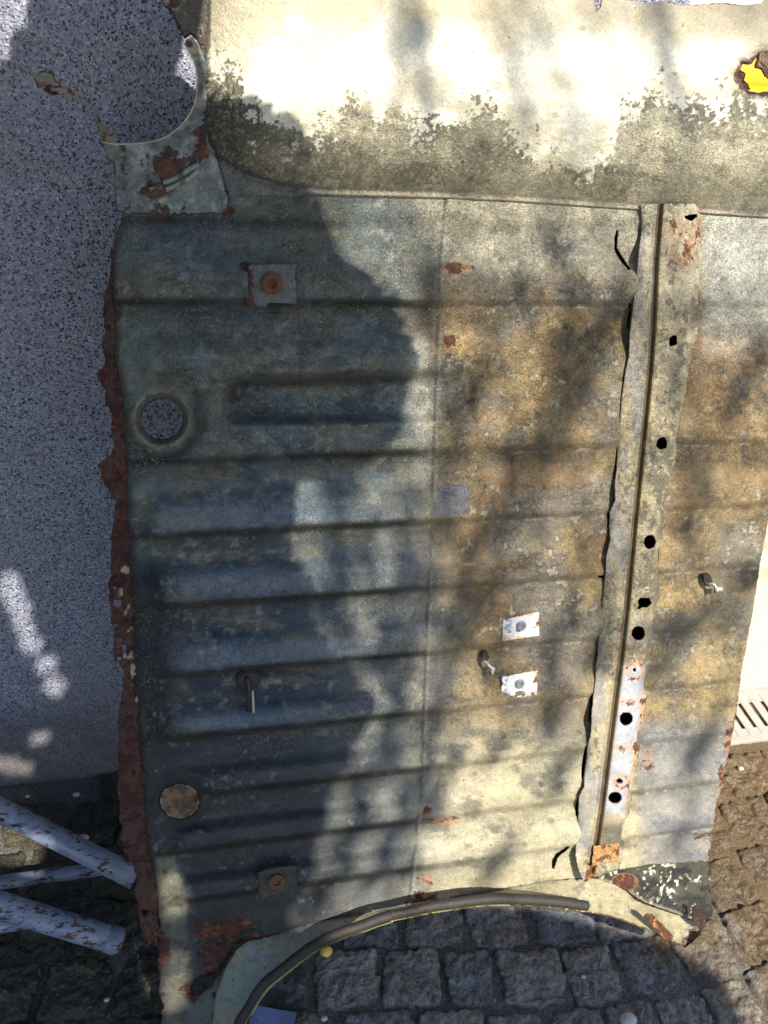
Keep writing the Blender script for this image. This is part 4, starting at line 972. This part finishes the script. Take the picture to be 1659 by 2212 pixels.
HW = [[(70, 1560), (86, 1566), (84, 1580), (68, 1574)], [(88, 1330), (98, 1345), (94, 1362), (84, 1350)], [(0, 1250), (10, 1262), (4, 1290), (-8, 1280)], [(140, 1500), (148, 1508), (146, 1522), (138, 1514)], [(28, 1395), (38, 1408), (34, 1425), (24, 1410)], [(0, 1228), (38, 1236), (54, 1290), (66, 1345), (88, 1385), (116, 1420), (134, 1470), (130, 1508), (106, 1494), (84, 1436), (56, 1392), (30, 1330), (8, 1296)], [(-30, 1550), (8, 1560), (16, 1604), (-30, 1590)], [(-30, 1630), (58, 1648), (84, 1668), (30, 1668), (-30, 1655)], [(64, 1570), (110, 1588), (112, 1608), (68, 1602)],
      [(362, 104), (386, 106), (402, 138), (420, 180), (408, 194), (384, 164), (366, 144)]]
HG = [[(-40, 1780), (92, 1792), (98, 1852), (60, 1872), (-40, 1862)]]
HP = [[(352, 1850), (380, 1860), (402, 1960), (394, 2004), (374, 1990), (352, 1930)], [(352, 2050), (385, 2056), (398, 2140), (395, 2210), (355, 2170)], [(790, 1100), (820, 1110), (815, 1180), (790, 1170)]]
hol = []  # holes cut in the added cloth to let the lit spots through
for L_, fn in [(q, on_wall) for q in HW]+[(q, on_ground) for q in HG]+[(q, on_panel) for q in HP]:
    a = np.array(L_, float); hol.append(jag([tuple(q[:2]) for q in lift(fn(a[:, 0], a[:, 1]), TZ)], .006, .012, len(hol)))
tl_ = np.array([(-200, -200), (80, -200), (70, -20), (62, 30), (30, 78), (0, 140), (-200, 240)], float)
hol.append([tuple(q[:2]) for q in lift(on_wall(tl_[:, 0], tl_[:, 1]), TZ)])
st = .014
X, Y = np.meshgrid(np.arange(-1.78, max(EW[:, 0])+.05, st), np.arange(-1.78, 1.3, st))
S = sdf(poly, X, Y)
for h_ in hol: S = np.minimum(S, -sdf(h_, X, Y))
keep = S > -.55*st; gyy, gxx = np.gradient(S, st); gn = np.hypot(gxx, gyy)+1e-6
q = keep[:-1, :-1] & keep[1:, :-1] & keep[:-1, 1:] & keep[1:, 1:]; used = np.zeros_like(keep)
for a in (slice(None, -1), slice(1, None)):
    for b in (slice(None, -1), slice(1, None)): used[a, b] |= q
mv = used & (S < .45*st); X = X-np.where(mv, S*gxx/gn, 0); Y = Y-np.where(mv, S*gyy/gn, 0)
idx = -np.ones(X.shape, int); idx[used] = np.arange(used.sum())
Zt = TZ + .03*(fbm(X*2.2, Y*2.2, 301)-.5)
V = np.stack([X[used], Y[used], Zt[used]], 1); Fq = np.stack([idx[:-1, :-1][q], idx[:-1, 1:][q], idx[1:, 1:][q], idx[1:, :-1][q]], 1)
tp = empty('shadow_blocker', (-1.6, -1.6, 0), 'unseen dark tarpaulin stretched on poles over the yard behind the viewer', 'blocker')
mesh_obj('cloth', V, Fq, simple_mat('dark_blocker_cloth', (.05, .055, .06), .8), tp)
for X_, Y_ in ((-1.72, -1.72), (-1.72, .9), (EW[-1, 0], -1.72)):  # supports for the added cloth
    mesh_obj('pole', *tube_mesh([(X_, Y_, 0), (X_, Y_, TZ+.06)], .02, 12), M_GALV, tp)
mesh_obj('cross_rail', *tube_mesh([(-1.72, -1.72, TZ+.012), (EW[-1, 0], -1.72, TZ+.012)], .015, 10), M_GALV, tp)
mesh_obj('cross_rail', *tube_mesh([(-1.72, -1.72, TZ+.012), (-1.72, .9, TZ+.012)], .015, 10), M_GALV, tp)

# ------------------------------------------------------------------ unseen weeping tree further back: twigs placed to throw soft streaks over the sunlit half
STR = [  # photo polyline on the panel, half width in px, density
    ([(846, 20), (858, 150), (866, 290)], 16, .8), ([(1362, 80), (1372, 180), (1385, 280)], 20, .7), ([(1085, 330), (1070, 250)], 14, .5),
    ([(918, 560), (925, 690)], 20, .9), ([(1185, 560), (1205, 700), (1190, 800)], 20, .55), ([(1330, 640), (1280, 760), (1200, 880), (1120, 1010), (1075, 1180)], 26, .9),
    ([(1260, 860), (1190, 960), (1150, 1100)], 26, .7), ([(990, 880), (975, 960), (955, 1080), (950, 1180)], 26, .95), ([(1110, 960), (1060, 1110), (1000, 1260), (960, 1390)], 22, .9),
    ([(1260, 1150), (1225, 1300), (1195, 1450), (1180, 1560)], 32, .7), ([(1690, 1210), (1600, 1270), (1520, 1330), (1440, 1410), (1400, 1470)], 42, 1.1), ([(1515, 1020), (1490, 1120), (1480, 1220)], 24, .9),
    ([(1640, 740), (1590, 860), (1545, 960)], 24, .7), ([(1440, 760), (1425, 900)], 18, .4), ([(860, 1180), (845, 1300), (850, 1440)], 26, .7), ([(720, 1180), (735, 1300), (770, 1420)], 18, .6), ([(930, 1180), (925, 1330)], 18, .5),
    ([(1010, 1330), (960, 1480), (905, 1620), (850, 1760), (800, 1890)], 26, .95), ([(850, 1500), (820, 1640), (770, 1780), (735, 1900)], 20, .9), ([(940, 1560), (920, 1700), (880, 1820), (840, 1930)], 16, .7),
    ([(1215, 1640), (1205, 1710)], 26, .9), ([(1170, 1740), (1080, 1830), (1030, 1900)], 22, .8), ([(1490, 1740), (1460, 1830)], 30, .7), ([(1100, 1560), (1060, 1640)], 20, .5),
    ([(760, 1560), (720, 1650)], 20, .9), ([(1330, 1120), (1300, 1300), (1280, 1480)], 20, .45), ([(1580, 1420), (1540, 1560), (1500, 1660)], 22, .45), ([(1120, 620), (1060, 760), (1010, 880)], 18, .4), ([(650, 1960), (700, 1900)], 16, .5), ([(735, 1030), (712, 1150), (725, 1290), (745, 1400)], 22, 1.5), ([(800, 1120), (790, 1280), (815, 1440)], 18, 1.1), ([(885, 1060), (870, 1220), (880, 1400)], 20, 1.2), ([(830, 1430), (850, 1560), (835, 1680)], 24, 1.3), ([(780, 1650), (745, 1800), (700, 1930)], 16, 1.1), ([(905, 1640), (870, 1760), (800, 1900)], 18, 1.1), ([(1000, 1560), (940, 1720), (870, 1880)], 16, 1.0), ([(940, 1400), (1000, 1340), (1060, 1240)], 20, 1.1), ([(1150, 1180), (1090, 1330), (1060, 1450)], 20, .8), ([(1250, 700), (1220, 850)], 24, .9)]
tree = empty('unseen_weeping_tree', (5.2, -3.2, -.06), 'tall weeping tree, unseen behind the viewer, thin hanging twigs placed to dapple the panel', 'tree')
VV = []; FF = []; tw = []; nl = 0
for pl_, wpx, den in STR:
    pp = smooth_path(pl_, 6); L = float(np.sum(np.hypot(*np.diff(pp, axis=0).T)))
    W3 = on_panel(pp[:, 0], pp[:, 1], 0.0); tbase = RNG.uniform(3.2, 4.6)
    C3 = W3+tbase*SUN
    tw.append(C3)
    n = int(L*wpx*2*den/1080)+2
    for k in range(n):
        i = RNG.uniform(0, len(pp)-1); i0 = int(i); f = i-i0; i1 = min(i0+1, len(pp)-1)
        c2 = pp[i0]*(1-f)+pp[i1]*f+RNG.normal(size=2)*wpx*.55
        c = on_panel(c2[0], c2[1], 0.0)+(tbase+RNG.normal()*.25)*SUN
        d = W3[i1]-W3[max(i0-1, 0)] if i1 != i0 else W3[-1]-W3[0]
        d = d/(np.linalg.norm(d)+1e-9)+RNG.normal(size=3)*.35; d /= np.linalg.norm(d)
        u = SUN+RNG.normal(size=3)*.6; u -= (u@d)*d; u /= np.linalg.norm(u); sd_ = np.cross(u, d)
        ln, wd = RNG.uniform(.028, .05), RNG.uniform(.008, .014)
        for a_, b_ in ((-1, 0), (-.45, .85), (.35, .8), (1.1, 0), (.35, -.8), (-.45, -.85)): VV.append(c+d*a_*ln+sd_*b_*wd+u*.003*abs(b_))
        FF += [(nl, nl+1, nl+2, nl+3), (nl, nl+3, nl+4, nl+5)]; nl += 6
fol = mesh_obj('foliage', np.array(VV), np.array(FF), M_LEAF, tree, False); fol['kind'] = 'stuff'
tr = [(5.2, -3.2, -.06), (5.15, -3.2, 1.5), (5.0, -3.1, 3.2), (4.7, -3.0, 4.6), (4.2, -2.8, 5.6)]
mesh_obj('trunk', *tube_mesh(tr, [.2, .16, .13, .1, .06], 14), M_BARK, tree)
for k in range(0, len(tw), 6):
    ms = []; prev = tr[3+(k//6) % 2]
    for C3 in tw[k:k+6]:
        top = C3[np.argmax(C3[:, 2])]; end = C3[np.argmin(C3[:, 2])]; hi = top+np.array([0, -.35, .9])
        order = C3 if C3[0, 2] > C3[-1, 2] else C3[::-1]
        ms.append(tube_mesh([hi, (hi+top)/2+np.array([0, .03, 0]), *order], np.linspace(.004, .0015, len(C3)+2), 6))
        ms.append(tube_mesh([Vector(prev), Vector(prev).lerp(Vector(hi), .5)+Vector((0, 0, .25)), Vector(hi)], [.016, .009, .004], 6) if len(ms) == 1 else tube_mesh([Vector(prev), Vector(hi)], [.004, .003], 5)); prev = hi
    mesh_obj('limb', *join(*ms), M_BARK, tree)
